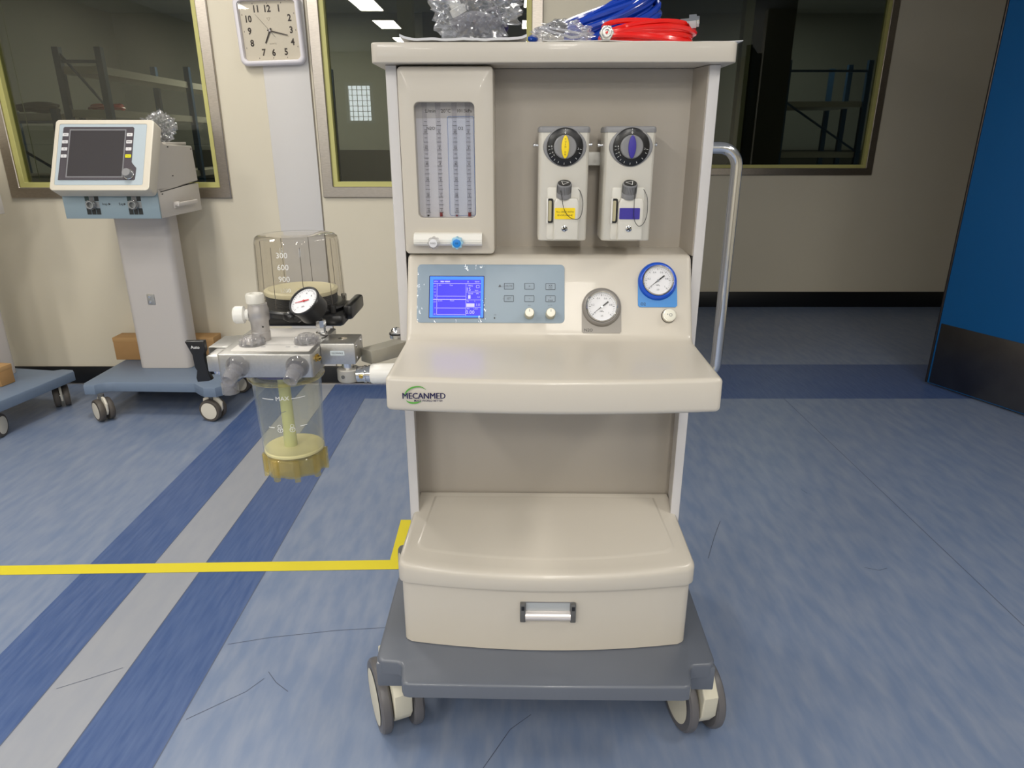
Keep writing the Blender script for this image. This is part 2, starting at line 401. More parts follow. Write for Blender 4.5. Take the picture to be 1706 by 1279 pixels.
# which side faces the room: towards -x
side = -1 if (DM.to_3x3() @ Vector((0, 0, 1))).x > 0 else 1
zf = 0 if side == 1 else -.045
door = struct('door_1', d)
e = MB(); e.box(-.012, .0005, .012, 2.12, -.055, .004, M_brown_steel, .003, DM); e.build('door_edge_strip', door, label='dark steel strip along the free edge')
k = MB(); h0, h1 = (0, .003) if side == 1 else (-.048, -.045)
k.box(.012, 1.08, .018, .345, h0, h1, M_kick, .001, DM); k.build('kick_plate', door, label='brushed steel kick plate')
b = MB(); b.box(1.1, 1.16, 0, 2.16, -.06, .03, M_brown_steel, .003, DM); struct('trim_1', b)

# yellow floor tape
b = MB(); b.add([(-3.2, 1.728, .001), (-0.352, 1.798, .001), (-0.352, 1.848, .001), (-3.2, 1.776, .001)], [[0, 1, 2, 3]], M_tape)
tag(b.build('floor_tape', recalc=False), 'long yellow tape line running left across the blue floor', 'tape')
b = MB(); b.add([(-0.386, 1.846, .0014), (-0.33, 1.80, .0014), (-0.335, 2.09, .0014), (-0.389, 2.09, .0014)], [[0, 1, 2, 3]], M_tape)
tag(b.build('floor_tape', recalc=False), 'short yellow tape strip behind the cream machine, pointing at the wall', 'tape')

# ------------------------------------------------------------------ ceiling lamps, reflected and added ones alike, with their light
for i, (x, y, k) in enumerate(LAMPS):
    f = MB(); f.ring(rr(x - .15, x + .15, y - .34, y + .34, .005, 1), rr(x - .125, x + .125, y - .315, y + .315, .004, 1), CEIL - .012, CEIL, M_white)
    f.rect(x - .13, x + .13, y - .32, y + .32, lampmat(9.0 * k), h=CEIL - .006)
    o = f.build('ceiling_lamp', recalc=False)
    tag(o, 'recessed rectangular ceiling light above the room, one of a set mostly added as fill', 'ceiling light', 'ceiling lights out of view')
    ld = bpy.data.lights.new('ceiling_lamp_light', 'AREA'); ld.shape = 'RECTANGLE'; ld.size = .25; ld.size_y = .63
    ld.energy = LAMP_POWER * k; ld.color = LAMP_COL
    lo = bpy.data.objects.new('ceiling_lamp_light', ld); COL.objects.link(lo); lo.parent = o; lo.location = (x, y, CEIL - .014)
# daylight through the back windows
for (a, b_) in BW:
    ld = bpy.data.lights.new('daylight', 'AREA'); ld.shape = 'RECTANGLE'; ld.size = b_ - a; ld.size_y = .57; ld.energy = 6; ld.color = (.85, .93, 1)
    lo = bpy.data.objects.new('daylight', ld); COL.objects.link(lo); lo.location = ((a + b_) / 2, YB - .14, 1.835)
    lo.rotation_euler = (math.radians(90), 0, 0)

# ================================================================== NEXT ROOM BEHIND THE GLASS
NY = 8.6
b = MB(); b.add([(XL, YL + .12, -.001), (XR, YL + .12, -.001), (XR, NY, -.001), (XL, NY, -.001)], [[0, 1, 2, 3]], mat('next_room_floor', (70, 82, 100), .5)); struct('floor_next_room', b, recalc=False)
b = MB(); b.box(XL - .6, XR + .6, NY, NY + .1, 0, CEIL, M_dimwall); b.box(XL - .6, XR + .6, NY - .03, NY, 0, 1.15, M_dark); b.box(.40, .50, YR + .12, NY, 0, CEIL, M_dimwall); b.box(-1.0, -.6, NY - .08, NY, 0, CEIL, M_dark); b.box(.2, .9, NY - .08, NY, 0, CEIL, M_dark); struct('wall_next_room', b)  # the inner cross wall is added to keep light out of the right half
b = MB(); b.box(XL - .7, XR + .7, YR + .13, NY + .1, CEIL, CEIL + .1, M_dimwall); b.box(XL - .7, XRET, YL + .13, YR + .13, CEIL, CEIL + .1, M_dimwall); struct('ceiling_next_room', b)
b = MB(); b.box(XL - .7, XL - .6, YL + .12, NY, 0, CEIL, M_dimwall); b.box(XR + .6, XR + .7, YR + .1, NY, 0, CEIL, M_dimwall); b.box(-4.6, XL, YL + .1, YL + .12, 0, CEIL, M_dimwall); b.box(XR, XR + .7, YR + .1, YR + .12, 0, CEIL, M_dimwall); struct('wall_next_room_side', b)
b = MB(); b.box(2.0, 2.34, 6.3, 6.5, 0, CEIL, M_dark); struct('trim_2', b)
b = MB(); b.box(1.86, 1.93, 6.1, 6.2, 0, CEIL, mat('pale_post', (190, 188, 160), .6)); struct('trim_3', b)  # pale post standing in for a door frame reflected in the far glass
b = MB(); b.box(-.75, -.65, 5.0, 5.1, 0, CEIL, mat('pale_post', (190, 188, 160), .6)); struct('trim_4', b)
ld = bpy.data.lights.new('next_room_fill', 'AREA'); ld.shape = 'RECTANGLE'; ld.size = 1.2; ld.size_y = .6; ld.energy = 55; ld.color = (1, .96, .88)  # unseen fill, added to brighten the view through the left windows
lo = bpy.data.objects.new('next_room_fill', ld); COL.objects.link(lo); lo.location = (-2.2, 7.2, CEIL - .02)
ld = bpy.data.lights.new('next_room_fill', 'AREA'); ld.size = .5; ld.energy = 9; ld.color = (.95, 1, .97)  # weaker unseen fill, added behind the far window
lo = bpy.data.objects.new('next_room_fill', ld); COL.objects.link(lo); lo.location = (3.0, 7.4, CEIL - .02)

M_rackb = mat('rack_blue', (50, 84, 120), .5); M_rackw = mat('rack_shelf', (190, 186, 176), .6)
def rack(x0, x1, y0, y1, zs, top, label):
    t = thing('storage_rack', label, 'storage rack', ((x0 + x1) / 2, (y0 + y1) / 2, 0))
    for px in (x0, x1):
        for py in (y0, (y0 + y1) / 2, y1):
            MB().box(px - .022, px + .022, py - .022, py + .022, 0, top, M_rackb).build('post', t, world=True)
    for z in zs: MB().box(x0, x1, y0, y1, z - .05, z, M_rackw).build('shelf', t, world=True)
    m = MB(); a = zs[-2] if len(zs) < 4 else 1.46; zt = zs[-1] if len(zs) < 4 else 1.84
    m.tube([(x0, y0, zt), (x1, y0, a)], .01, M_rackb, 6); m.build('brace', t, world=True)
    MB().box(x0, x1, y0 - .01, y0 + .01, top - .1, top - .08, M_rackb).build('crossbar', t, world=True)
rack(-3.14, -2.85, 5.2, 7.9, (.5, 1.0, 1.46, 1.74), 1.86, 'blue and white storage rack behind the leftmost window, standing in for a reflection')  # racks at the leftmost window stand in for shelving mirrored in its glass
rack(-4.0, -3.3, 5.3, 5.9, (.5, 1.0, 1.44), 1.47, 'low blue rack behind the leftmost window, beside the taller rack, standing in for a reflection')
rack(-2.5, -1.75, 6.4, 7.2, (.6, 1.2, 1.62), 1.9, 'pale shelving far behind the leftmost window, right of the blue uprights, standing in for a reflection')
rack(2.55, 3.3, 6.9, 7.7, (.6, 1.15, 1.6), 1.95, 'dim storage rack seen through the right hand window')

def coil(name, c, R, h, turns, r, m, tilt=(0, 0, 0), seed=1, jitter=.006, label='', cat='hose', seg=8, thick=.02, flatten=1.0, z0=None, group=None, build=True, squash=(1, 1)):
    rnd = random.Random(seed); pts = []; n = turns * 26
    rs = [rnd.uniform(-1, 1) for _ in range(turns + 2)]; hs = [rnd.uniform(-1, 1) for _ in range(turns + 2)]
    per = [rnd.uniform(0, 6.28) for _ in range(turns + 2)]
    Rm = (Matrix.Rotation(tilt[2], 4, 'Z') @ Matrix.Rotation(tilt[1], 4, 'Y') @ Matrix.Rotation(tilt[0], 4, 'X'))
    for i in range(n + 1):
        tt = i / 26; k = min(int(tt), turns); f = tt - k; f = f * f * (3 - 2 * f)
        rad = R + thick * (rs[k] * (1 - f) + rs[k + 1] * f); a = tt * 2 * PI
        z = h * (hs[k] * (1 - f) + hs[k + 1] * f) + jitter * math.sin(2 * a + per[k])
        pts.append(Rm @ Vector((rad * math.cos(a) * squash[0], rad * math.sin(a) * squash[1], z)))
    mz = min(p.z for p in pts) - r
    off = Vector((c[0], c[1], c[2] - mz)) if z0 is None else Vector(c)
    pts = [p + off for p in pts]
    mb = MB().tube(pts, r, m, seg)
    return mb, pts
mb, _ = coil('x', (-3.55, 5.5, 1.442), .13, .03, 7, .012, M_blackm, seed=3)  # coils on these racks belong to the same imitated reflection
tag(mb.build('cable_coil'), 'black cable coil on the low rack behind the leftmost window, part of the imitated reflection', 'cable')
mb, _ = coil('x', (-3.0, 5.45, 1.463), .11, .02, 6, .009, M_red, seed=4)
tag(mb.build('hose_coil'), 'red hose coil on the blue rack behind the leftmost window, part of the imitated reflection', 'hose')
mb, _ = coil('x', (-2.1, 6.8, 1.622), .16, .05, 7, .015, M_blackm, seed=5)
tag(mb.build('cable_coil'), 'black coil on pale shelving behind the leftmost window, part of the imitated reflection', 'cable')

# ================================================================== ANAESTHESIA MACHINE
MR = thing('anesthesia_machine', 'tall cream anaesthesia machine trolley with vertical posts, tabletop shelf and slate base', 'medical machine', (.0704, 1.3, 0), math.radians(-.9))
def part(mb, name, parent=MR, **k): return mb.build(name, parent, **k)
# top shelf
b = MB(); b.plate(rr(-.310, .310, -.032, .40, .014), 1.375, 1.407, M_body, ch=.003, ch0=.002); part(b, 'top_shelf')
# posts
for s in (-1, 1):
    pts = [(-.293, .008), (-.291, .002), (-.286, 0), (-.273, 0), (-.2722, .001), (-.280, .070), (-.2935, .070)]
    if s > 0: pts = [(-x, y) for x, y in pts][::-1]
    b = MB(); b.plate(pts, .25, 1.374, M_post); part(b, 'post')
# rear housing
b = MB(); b.box(-.2935, .2935, .0705, .33, .25, 1.374, M_post, .008); part(b, 'rear_housing')
# upper recess panel with its slanted right return
b = MB()
b.ring(rr(-.11, .275, 1.045, 1.374, .004, 3), rr(-.106, .2585, 1.0535, 1.3705, .006, 3), 0, .006, M_body_in, front(0, .072, 0), ch=.002)
b.box(-.11, .275, .0662, .0705, 1.045, 1.374, M_body_in)
b.plate([(.2585, .070), (.2705, .003), (.2725, .003), (.279, .070)], 1.045, 1.374, M_body_in)
part(b, 'recess_panel')
b = MB(); b.box(-.2815, .2815, .064, .0705, .44, .86, M_body_in, .002); part(b, 'lower_back_panel')
# flowmeter panel with window
wx0, wx1, wz0, wz1 = -.2430, -.1365, 1.116, 1.3145
b = MB(); F = front()
o_ = rr(-.2705, -.1025, 1.0495, 1.3725, .008, 5); i_ = rr(wx0, wx1, wz0, wz1, .009, 5)
lo = [[(x, y, -.066) for x, y in o_], [(x, y, .006) for x, y in o_], [(x, y, .0105) for x, y in offset(o_, .0015)], [(x, y, .012) for x, y in offset(o_, .005)],
      [(x, y, .012) for x, y in offset(i_, -.001)], [(x, y, .011) for x, y in i_], [(x, y, -.014) for x, y in i_]]
b.loft(lo, M_body_in if False else M_body, M=F, c0=False, c1=False)
fp = part(b, 'flowmeter_panel')
b = MB(); F = front(0, .010, 0)
b.rect(wx0, wx1, wz0, wz1, mat('scale_plate', (222, 221, 228), .5), F)
b.rect(wx0, wx1, wz1 - .026, wz1, mat('scale_head', (196, 193, 194), .5), F, .0002)
b.rect(-.187, -.139, 1.118, 1.292, mat('scale_blue', (216, 221, 236), .5), F, .0002)
b.outline(rr(-.187, -.139, 1.118, 1.292, .004), .0007, mat('scale_line_blue', (84, 128, 196), .5), F, .0006)
b.text('L/min', .0085, M_ink, F @ up(-.2165, 1.3005, .001)); b.text('20°C', .0085, M_ink, F @ up(-.189, 1.3005, .001)); b.text('101.3kPa', .0075, M_ink, F @ up(-.156, 1.3005, .001))
b.text('N2O', .0075, M_ink, F @ up(-.217, 1.2715, .001)); b.text('O2', .0075, M_ink, F @ up(-.1635, 1.2715, .001))
TX = (-.2265, -.2025, -.1735, -.1495)
labs = [['10', '9', '8', '7', '6', '5', '4', '3', '2', '1'], ['.9', '.8', '.7', '.6', '.5', '.4', '.3', '.2', '.1', '']]
for j, tx in enumerate(TX):
    for q in range(24):
        z = 1.124 + q * .0069
        if z > 1.285: break
        wd = .0042 if q % 2 == 0 else .0026
        b.rect(tx - wd, tx + wd, z, z + .0006, M_ink, F, .0008)
        if q % 4 == 0: b.text('%d' % (q // 4 + 1 if j % 2 else 10 * (q // 4 + 1)), .0052, M_ink, F @ up(tx, z + .0036, .001))
part(b, 'flow_scale', fp, recalc=False)
for j, tx in enumerate(TX):
    t = MB(); t.lathe([(.0040, 1.117), (.0044, 1.30), (.0052, 1.3145)], C_tubeg, up(tx, .0025, 0), 16, False, False)
    t.cyl(.0018 if j % 2 == 0 else .0027, 1.1175, 1.1205 if j % 2 == 0 else 1.1245, [M_black, M_dred, M_dred, M_dred][j], up(tx, .0025, 0), 12)
    part(t, 'flow_tube', fp)
b = MB(); b.box(wx0, wx1, -.0075, -.006, wz0, wz1, C_pane); part(b, 'cover_pane', fp)
# valve bar with two needle valve knobs
b = MB(); prof = [(-.012, 1.0665), (-.026, 1.0675), (-.031, 1.071), (-.031, 1.079), (-.024, 1.088), (-.012, 1.0895)]
b.loft([[(-.2515, y, z) for y, z in prof], [(-.1255, y, z) for y, z in prof]], M_white); b.box(-.2515, -.1255, -.0325, -.030, 1.0742, 1.0752, M_white)
vb = part(b, 'valve_bar', fp, smooth=20)
def scallop(r, a, n, seg=72): return [((r + a * math.cos(n * 2 * PI * i / seg)) * math.cos(2 * PI * i / seg), (r + a * math.cos(n * 2 * PI * i / seg)) * math.sin(2 * PI * i / seg)) for i in range(seg)]
for x, mc, mr, s_ in ((-.2135, M_mgrey, C_clear, 'N2O'), (-.1705, mat('knob_blue', (30, 130, 214), .3), mat('knob_blue_rim', (150, 196, 220), .3), 'O2')):
    b = MB(); F = front(x, -.030, 1.0745)
    b.plate(scallop(.0105, .0009, 8), 0, .016, mr, F, ch=.002); b.cyl(.0075, .016, .0178, mc if s_ == 'O2' else M_dial, F, ch=.0005)
    b.text(s_, .0045, M_ink if s_ != 'O2' else M_navy, F @ up(0, 0, .0182)); part(b, 'needle_valve_knob', fp)

# console: slanted instrument face and tabletop in one moulding
def arc2(cx, cy, r, a0, a1, n):
    return [(cx + r * math.cos(math.radians(a0 + (a1 - a0) * i / n)), cy + r * math.sin(math.radians(a0 + (a1 - a0) * i / n))) for i in range(n + 1)]
prof = [(.068, 1.0535), (.012, 1.0475)] + arc2(.0085, 1.0335, .0140, 86, 156, 5) + \
       [(-.0625, .9105), (-.0655, .9045), (-.071, .9005), (-.080, .8985)] + [(-.18, .8975)] + arc2(-.273, .8885, .0085, 88, 170, 5) + \
       [(-.2835, .849)] + arc2(-.2755, .8465, .0075, 185, 270, 4) + [(.068, .839)]
prof = prof[::-1]       # orientation
def area(p): return sum(p[i - 1][0] * p[i][1] - p[i][0] * p[i - 1][1] for i in range(len(p))) / 2
if area(prof) < 0: prof = prof[::-1]
N = 22; loops = []
def hwx(u): return u
for i in range(N + 1):
    u = -1 + 2 * i / N; x = u * .2575; loops.append((x, 0.0))
ends = [(.269, .0085), (.2686, .0058), (.2675, .0034), (.2655, .0016), (.263, .0005)]
loops = [(-a, d_) for a, d_ in ends] + loops + [(a, d_) for a, d_ in ends[::-1]]
LL = []
for x, d_ in loops:
    pp = offset(prof, d_); l = []
    for (y, z) in pp:
        k = max(0, min(1, (-y - .08) / .2)); l.append((x, y - .009 * (1 - (x / .27) ** 2) * k + .003 * k, z - .003 * k * (1 - (x / .27) ** 2)))
    LL.append(l)
b = MB(); b.loft(LL, M_body); part(b, 'console_shelf', smooth=50)
# control overlay on the slanted face: local u = x, v = up the slope, n = out of the face
dy, dz = -.063, -.143; q = math.hypot(dy, dz); S = Vector((0, dy / q, dz / q))
PM = frame((0, -.005, 1.041), (1, 0, 0), -S)
def P(u, s, n=0.0): return PM @ up(u, -s, n)
b = MB(); b.plate(rr(-.249, .029, -.1238, -.0122, .008), -.002, .0012, M_panel, PM, ch=.0006)
mb_ = b
TXT = mb_
# printed keypad legends
for (u, s, t) in ((-.0757, .0539, 'MUTE'), (-.0371, .0539, '▲'), (.0025, .0545, ''), (-.0757, .0775, 'SET'), (-.0371, .0775, '—'), (.0025, .0775, 'Stand')):
    pass
cp = part(b, 'control_panel')
for (u, s, t) in ((-.0757, .0539, 'MUTE'), (-.0371, .0539, '+'), (.0025, .0545, 'X'), (-.0757, .0775, 'SET'), (-.0371, .0775, '-'), (.0025, .0775, 'Stand')):
    k = MB(); k.plate(rr(u - .0092, u + .0092, -s - .0060, -s + .0060, .001, 2), .0010, .0017, mat('key_overlay', (136, 152, 166), .4), PM)
    k.outline(rr(u - .0092, u + .0092, -s - .0060, -s + .0060, .001, 2), .0007, M_ink, PM, .0019)
    if t == 'X':
        k.text('XX', .0052, M_ink, P(u, s - .0018, .0020)); k.text('XXX', .0036, M_ink, P(u, s + .0026, .0020))
    elif t == 'Stand':
        k.text('A', .0045, M_inkg, P(u, s - .0026, .0020)); k.text('Stand', .0040, M_ink, P(u, s + .0028, .0020))
    else: k.text(t, .0052 if len(t) > 1 else .006, M_inkg if len(t) > 1 else M_ink, P(u, s, .0020))
    part(k, 'key', cp)
b = MB()
b.text('▲', .006, M_inkg, P(-.0925, .0535, .0015)); b.poly([(-.0960, -.0555), (-.0905, -.0555), (-.0932, -.0505)], M_inkg, PM, .0015)
b.text('1/1', .0042, M_inkg, P(-.0865, .0545, .0015)); b.text('-/P', .0042, M_inkg, P(-.0855, .0775, .0015))
b.text('FiO', .0035, M_inkg, P(-.0370, .0905, .0015)); b.text('V  Ti', .0035, M_inkg, P(.0020, .0905, .0015)); b.text('ON', .003, M_inkg, P(-.1015, .1085, .0015))
for u in (-.0369, .0026):
    n = 10; a = [(.0108 * math.cos(t), .0108 * math.sin(t)) for t in [math.radians(125 - 95 * i / n) for i in range(n + 1)]]
    c_ = [((.0108 - .0012 * i / n) * math.cos(t), (.0108 - .0016 * i / n) * math.sin(t)) for i, t in [(i, math.radians(125 - 95 * i / n)) for i in range(n + 1)]]
    b.poly(a + c_[::-1], M_ink, P(u, .1065, .0016))
b.cyl(.0014, .001, .0026, M_black, P(-.1024, .1146), 14)
part(b, 'panel_print', cp, recalc=False)
for u in (-.0369, .0026):
    k = MB(); k.lathe([(.0092, 0), (.0092, .003), (.0086, .004), (.0086, .016), (.0088, .022), (.0080, .0232)], mat('knob_side', (182, 180, 162), .4), P(u, .1075, .001), 28)
    k.cyl(.0079, .0228, .0238, mat('knob_face', (240, 236, 222), .4), P(u, .1075, .001), 28, ch=.0004)
    k.rect(-.0004, .0004, .001, .006, M_ink, P(u, .1075, .0251)); part(k, 'control_knob', cp)
# screen
sx0, sx1, s0, s1 = -.2250, -.1237, .0358, .1138
b = MB(); b.plate(rr(sx0 - .0015, sx1 + .0015, -s1 - .0015, -s0 + .0015, .001, 2), 0, .0016, M_navy, PM)
b.rect(sx0, sx1, -s1, -s0, M_lcd_edge, PM, .0018)
ix0, ix1, i0, i1 = sx0 + .0065, sx1 - .005, s0 + .0062, s1 - .0035
b.rect(ix0, ix1, -i1, -i0, M_lcd, PM, .0021)
def hl(a, b_, s, w_=.0004): b.rect(a, b_, -s - w_, -s + w_, M_lcd_txt, PM, .0024)
def vl(x, a, b_, w_=.0003): b.rect(x - w_, x + w_, -b_, -a, M_lcd_txt, PM, .0024)
Wd, Ht = ix1 - ix0, i1 - i0
def sx(f): return ix0 + f * Wd
def sy(f): return i0 + f * Ht
hl(sx(0), sx(1), sy(.11)); vl(sx(.69), sy(.11), sy(1)); vl(sx(.08), sy(.12), sy(.97))
hl(sx(.08), sx(.68), sy(.46)); hl(sx(0), sx(.69), sy(.55), .0005); hl(sx(.08), sx(.68), sy(.79)); hl(sx(.08), sx(.68), sy(.97), .0003)
for f in (.34, .56, .77): hl(sx(.69), sx(1), sy(f), .0003)
def st(t, fx, fy, sz, bold=0.0): b.text(t, sz, M_lcd_txt, P(sx(fx), sy(fy), .0025), bold)
st('IPPV', .06, .055, .0042); st('■■  ■■■', .25, .055, .0036); st('VCV  ON', .24, .055, .0040, .03); st('A', .73, .055, .005); st('08:00', .92, .055, .0040)
for i, t in enumerate(('6.0', '4.5', '3.0', '1.5')): st(t, .035, .18 + .085 * i, .0032)
st('0', .045, .47, .0034); st('-2', .035, .55, .0032); st('120', .03, .62, .0032); st('0', .045, .79, .0034); st('-60', .035, .96, .0032)
st('kPa', .14, .155, .0036); st('Paw', .38, .155, .0038); st('L/min', .15, .585, .0036); st('Flow', .40, .585, .0040)
st('FREQ', .78, .165, .0042); st('15', .74, .27, .0095); st('bpm', .91, .295, .0038); st('Ppeak', .79, .385, .0038); st('kPa', .93, .385, .0036)
b.rect(sx(.735), sx(.785), -sy(.53), -sy(.43), M_lcd_txt, PM, .0024); st('1.5', .95, .48, .0042)
st('Vt', .73, .60, .0038); st('L', .88, .60, .0036); b.rect(sx(.70), sx(.87), -sy(.755), -sy(.66), M_lcd_txt, PM, .0024); st('1.0', .94, .70, .0065)
st('MV', .74, .81, .0038); st('L/min', .90, .81, .0036); st('0.00', .78, .91, .0098)
b.outline(rr(sx(.90), sx(.97), -sy(.23), -sy(.15), .001, 2), .0006, M_lcd_txt, PM, .0024)
part(b, 'display_screen', cp, recalc=False)
# clear protective film, wrinkled
def film(mbx, M, u0, u1, v0, v1, amp, seed, m, nx=44, ny=34, lift=.0028, edge=True):
    vs, fs = [], []
    for j in range(ny + 1):
        for i in range(nx + 1):
            fx, fy = i / nx, j / ny; u, v = u0 + (u1 - u0) * fx, v0 + (v1 - v0) * fy
            e = max(abs(fx - .5), abs(fy - .5)) * 2; e = max(0, e - .62) / .38
            h = lift + amp * (.06 + e) * (1 + noise.noise(Vector((fx * 22 + fy * 9, fx * -4 + fy * 5, seed))))
            vs.append((u, v, h))
    for j in range(ny):
        for i in range(nx): a = j * (nx + 1) + i; fs.append([a, a + 1, a + nx + 2, a + nx + 1])
    mbx.add(vs, fs, m, M)
b = MB(); film(b, PM, -.2485, -.1190, -.1245, -.0128, .0014, 3.3, C_film); part(b, 'protective_film', cp, smooth=25, recalc=False)

# pressure gauges on the console
def gauge(u, s, r, mplate, mring, t, name_label):
    b = MB(); arc_ = [(u + r * math.cos(a), -s + r * math.sin(a)) for a in [math.radians(180 - 180 * i / 24) for i in range(25)]]
    pts = [(u - r, -s - .046), (u - r + .003, -s - .049), (u + r - .003, -s - .049), (u + r, -s - .046)] + arc_[::-1]
    b.plate(pts, -.001, .0012, mplate, PM); b.text(t, .0078, M_ink, P(u - r + .0095 + (.003 if len(t) > 2 else 0), s + .0435, .0015))
    g = part(b, 'pressure_gauge', label=name_label)
    k = MB(); k.lathe([(r * .985, 0), (r * .985, .004), (r * .93, .008), (r * .85, .0098), (r * .80, .0095), (r * .78, .006)], mring, P(u, s), 48, True, False); part(k, 'bezel', g)
    k = MB(); k.lathe([(r * .785, .004), (r * .785, .0115), (r * .755, .0128), (r * .725, .0118), (r * .70, .0062)], M_chrome, P(u, s), 48, False, False); part(k, 'chrome_ring', g)
    k = MB(); k.cyl(r * .74, .004, .0062, M_dial, P(u, s), 40)
    Rr = r * .70
    for i in range(31):
        a = math.radians(222 - 264 * i / 30); l = .14 if i % 5 == 0 else .08
        d0 = Vector((math.cos(a), math.sin(a))); n0 = Vector((-d0.y, d0.x)) * (.0002 if i % 5 else .0004)
        p0, p1 = d0 * Rr * .93, d0 * Rr * (.93 - l)
        k.poly([tuple(p0 - n0), tuple(p0 + n0), tuple(p1 + n0), tuple(p1 - n0)], M_ink, P(u, s), .0064)
    for t_, a in (('0', 222), ('0.2', 168), ('0.4', 112), ('0.6', 66), ('0.8', 12), ('1', -42)):
        a = math.radians(a); k.text(t_, .0048, M_inkg, P(u, s, .0066) @ up(Rr * .66 * math.cos(a), Rr * .66 * math.sin(a), 0))
    k.text('MPa', .0042, M_ink, P(u, s, .0066) @ up(0, -Rr * .34, 0)); k.text('2.5', .004, M_ink, P(u, s, .0066) @ up(0, -Rr * .66, 0))
    part(k, 'dial_face', g, recalc=False)
    k = MB(); a = math.radians(218); d0 = Vector((math.cos(a), math.sin(a))); n0 = Vector((-d0.y, d0.x))
    k.plate([tuple(-d0 * Rr * .60 - n0 * .0014), tuple(-d0 * Rr * .60 + n0 * .0014), tuple(-d0 * Rr * .12 + n0 * .0012), tuple(n0 * .0006 + d0 * Rr * .2), tuple(d0 * Rr * .9), tuple(-n0 * .0006 + d0 * Rr * .2), tuple(-d0 * Rr * .12 - n0 * .0012)][::-1], .0072, .0080, M_black, P(u, s))
    k.cyl(.0022, .0072, .0090, M_chrome, P(u, s), 16); part(k, 'needle', g)
gauge(.0984, .0934, .0370, M_gr_plate, M_gr_gauge, 'N2O', 'grey nitrous oxide pressure gauge')
gauge(.2035, .0436, .0366, M_bl_plate, M_bl_gauge, 'O2', 'blue oxygen pressure gauge')
b = MB(); b.lathe([(.0135, 0), (.0135, .001), (.0128, .0012)], M_gap, P(.2238, .1088), 32); b.lathe([(.0128, 0), (.0128, .008), (.0120, .0098), (.0108, .0100)], mat('push_ring', (206, 202, 190), .3, .3), P(.2240, .1088), 32)
b.cyl(.0106, .008, .0108, mat('push_cap', (226, 224, 210), .35), P(.2240, .1088), 32, ch=.0006)
b.text('+', .006, M_inkg, P(.2200, .1080, .0113)); b.text('O', .0085, M_inkg, P(.2258, .1093, .0113)); part(b, 'flush_button')
# maker's mark on the tabletop edge
b = MB(); F = front(0, 0, 0); FY = -.2853
def LG(x, z, n=.0): return frame((x, FY - n, z), (1, .012, 0), (0, 0.03, 1))
for k_ in (-1, 0, 1): b.text('MECANMED', .0142, M_navy, LG(-.2065 + k_ * .0004, .8668, .00002 * k_), 0.0, .90)
b.text('MAKE WORLD BETTER', .0046, M_navy, LG(-.1995, .8590), .01, .98)
def swoosh(cx, cz, rx, rz, a0, a1, wmax, rot):
    n = 18; o1, o2 = [], []
    for i in range(n + 1):
        f = i / n; a = math.radians(a0 + (a1 - a0) * f); ww = wmax * math.sin(PI * min(1, .08 + f * .92)) + .0001
        c_, s_ = math.cos(rot), math.sin(rot)
        for lst, k in ((o1, 1), (o2, -1)):
            x, z = (rx + k * ww / 2) * math.cos(a), (rz + k * ww / 2) * math.sin(a); lst.append((x * c_ - z * s_, x * s_ + z * c_))
    b.add([(x, y, 0) for x, y in o1] + [(x, y, 0) for x, y in o2], [[i, i + 1, n + 2 + i, n + 1 + i] for i in range(n)], M_green, LG(cx, cz))
swoosh(-.2195, .8690, .0185, .0130, 168, 8, .0026, .35); swoosh(-.2195, .8690, .0185, .0130, 198, 285, .0030, .35)
part(b, 'maker_logo', recalc=False)

# cabinet with lid and drawer
def plan(hw, yc, bow, yb, hwb, r=.016, n=12):
    p = []
    for i in range(n + 1):
        x = -hw + r + (2 * (hw - r)) * i / n; p.append((x, yc - bow * (1 - (x / hw) ** 2)))
    p2 = [(hw - r + r * math.sin(math.radians(t)), yc + r - r * math.cos(math.radians(t))) for t in (22, 45, 68, 90)]
    p3 = [(hwb, yb)]; p4 = [(-hwb, yb)]
    p1 = [(-x, y) for x, y in p2[::-1]]
    return p + p2 + p3 + p4 + p1
b = MB(); o_ = plan(.2945, -.130, .026, .063, .278)
b.loft([[(x, y, .2545) for x, y in offset(o_, .004)], [(x, y, .258) for x, y in o_], [(x, y, .414) for x, y in o_]], M_body); cab = part(b, 'storage_drawer')
def ztop(y): return .4475 + (y + .15) * (.062 / .213)
o_ = plan(.2995, -.137, .028, .0635, .2790)
b = MB(); loops = [[(x, y, .4095) for x, y in offset(o_, .006)], [(x, y, .4085) for x, y in offset(o_, .001)], [(x, y, .412) for x, y in o_]]
for d_, zz in ((0, -.011), (.0012, -.006), (.0045, -.0018), (.010, 0)): loops.append([(x, y, ztop(y) + zz) for x, y in offset(o_, d_)])
o2 = offset(o_, .010)
for d_, zz in ((.018, .0), (.034, .0001), (.036, .0006), (.039, .0018), (.041, .0020)): loops.append([(x, y, ztop(y) + zz) for x, y in plan(.2995 - d_, -.137 + d_, .028 - d_ * .12, .0635 - d_ * .55, .2790 - d_, r=.016)])
b.loft(loops, M_body); part(b, 'lid', smooth=30)
b = MB(); F = front(.0045, -.1555, .3565)
b.plate(rr(-.054, .054, -.0215, .0215, .002, 2), -.004, .0015, M_mgrey, F)
b.rect(-.044, .044, .001, .020, mat('handle_recess', (196, 198, 196), .35, .5), F, .0018)
for s in (-1, 1): b.box(s * .0505 - .0055, s * .0505 + .0055, -.0215, .0215, 0, .0105, M_dgrey, .0015, F); b.box(s * .0505 - .003, s * .0505 + .003, .008, .017, .0105, .0115, M_black, 0, F)
b.loft([[(-.0455, y, z) for y, z in arc2(-.010, .002, .0105, -30, 210, 12)], [(.0455, y, z) for y, z in arc2(-.010, .002, .0105, -30, 210, 12)]], mat('handle_bar', (222, 216, 214), .28, .4), M=F)
part(b, 'drawer_handle', cab)

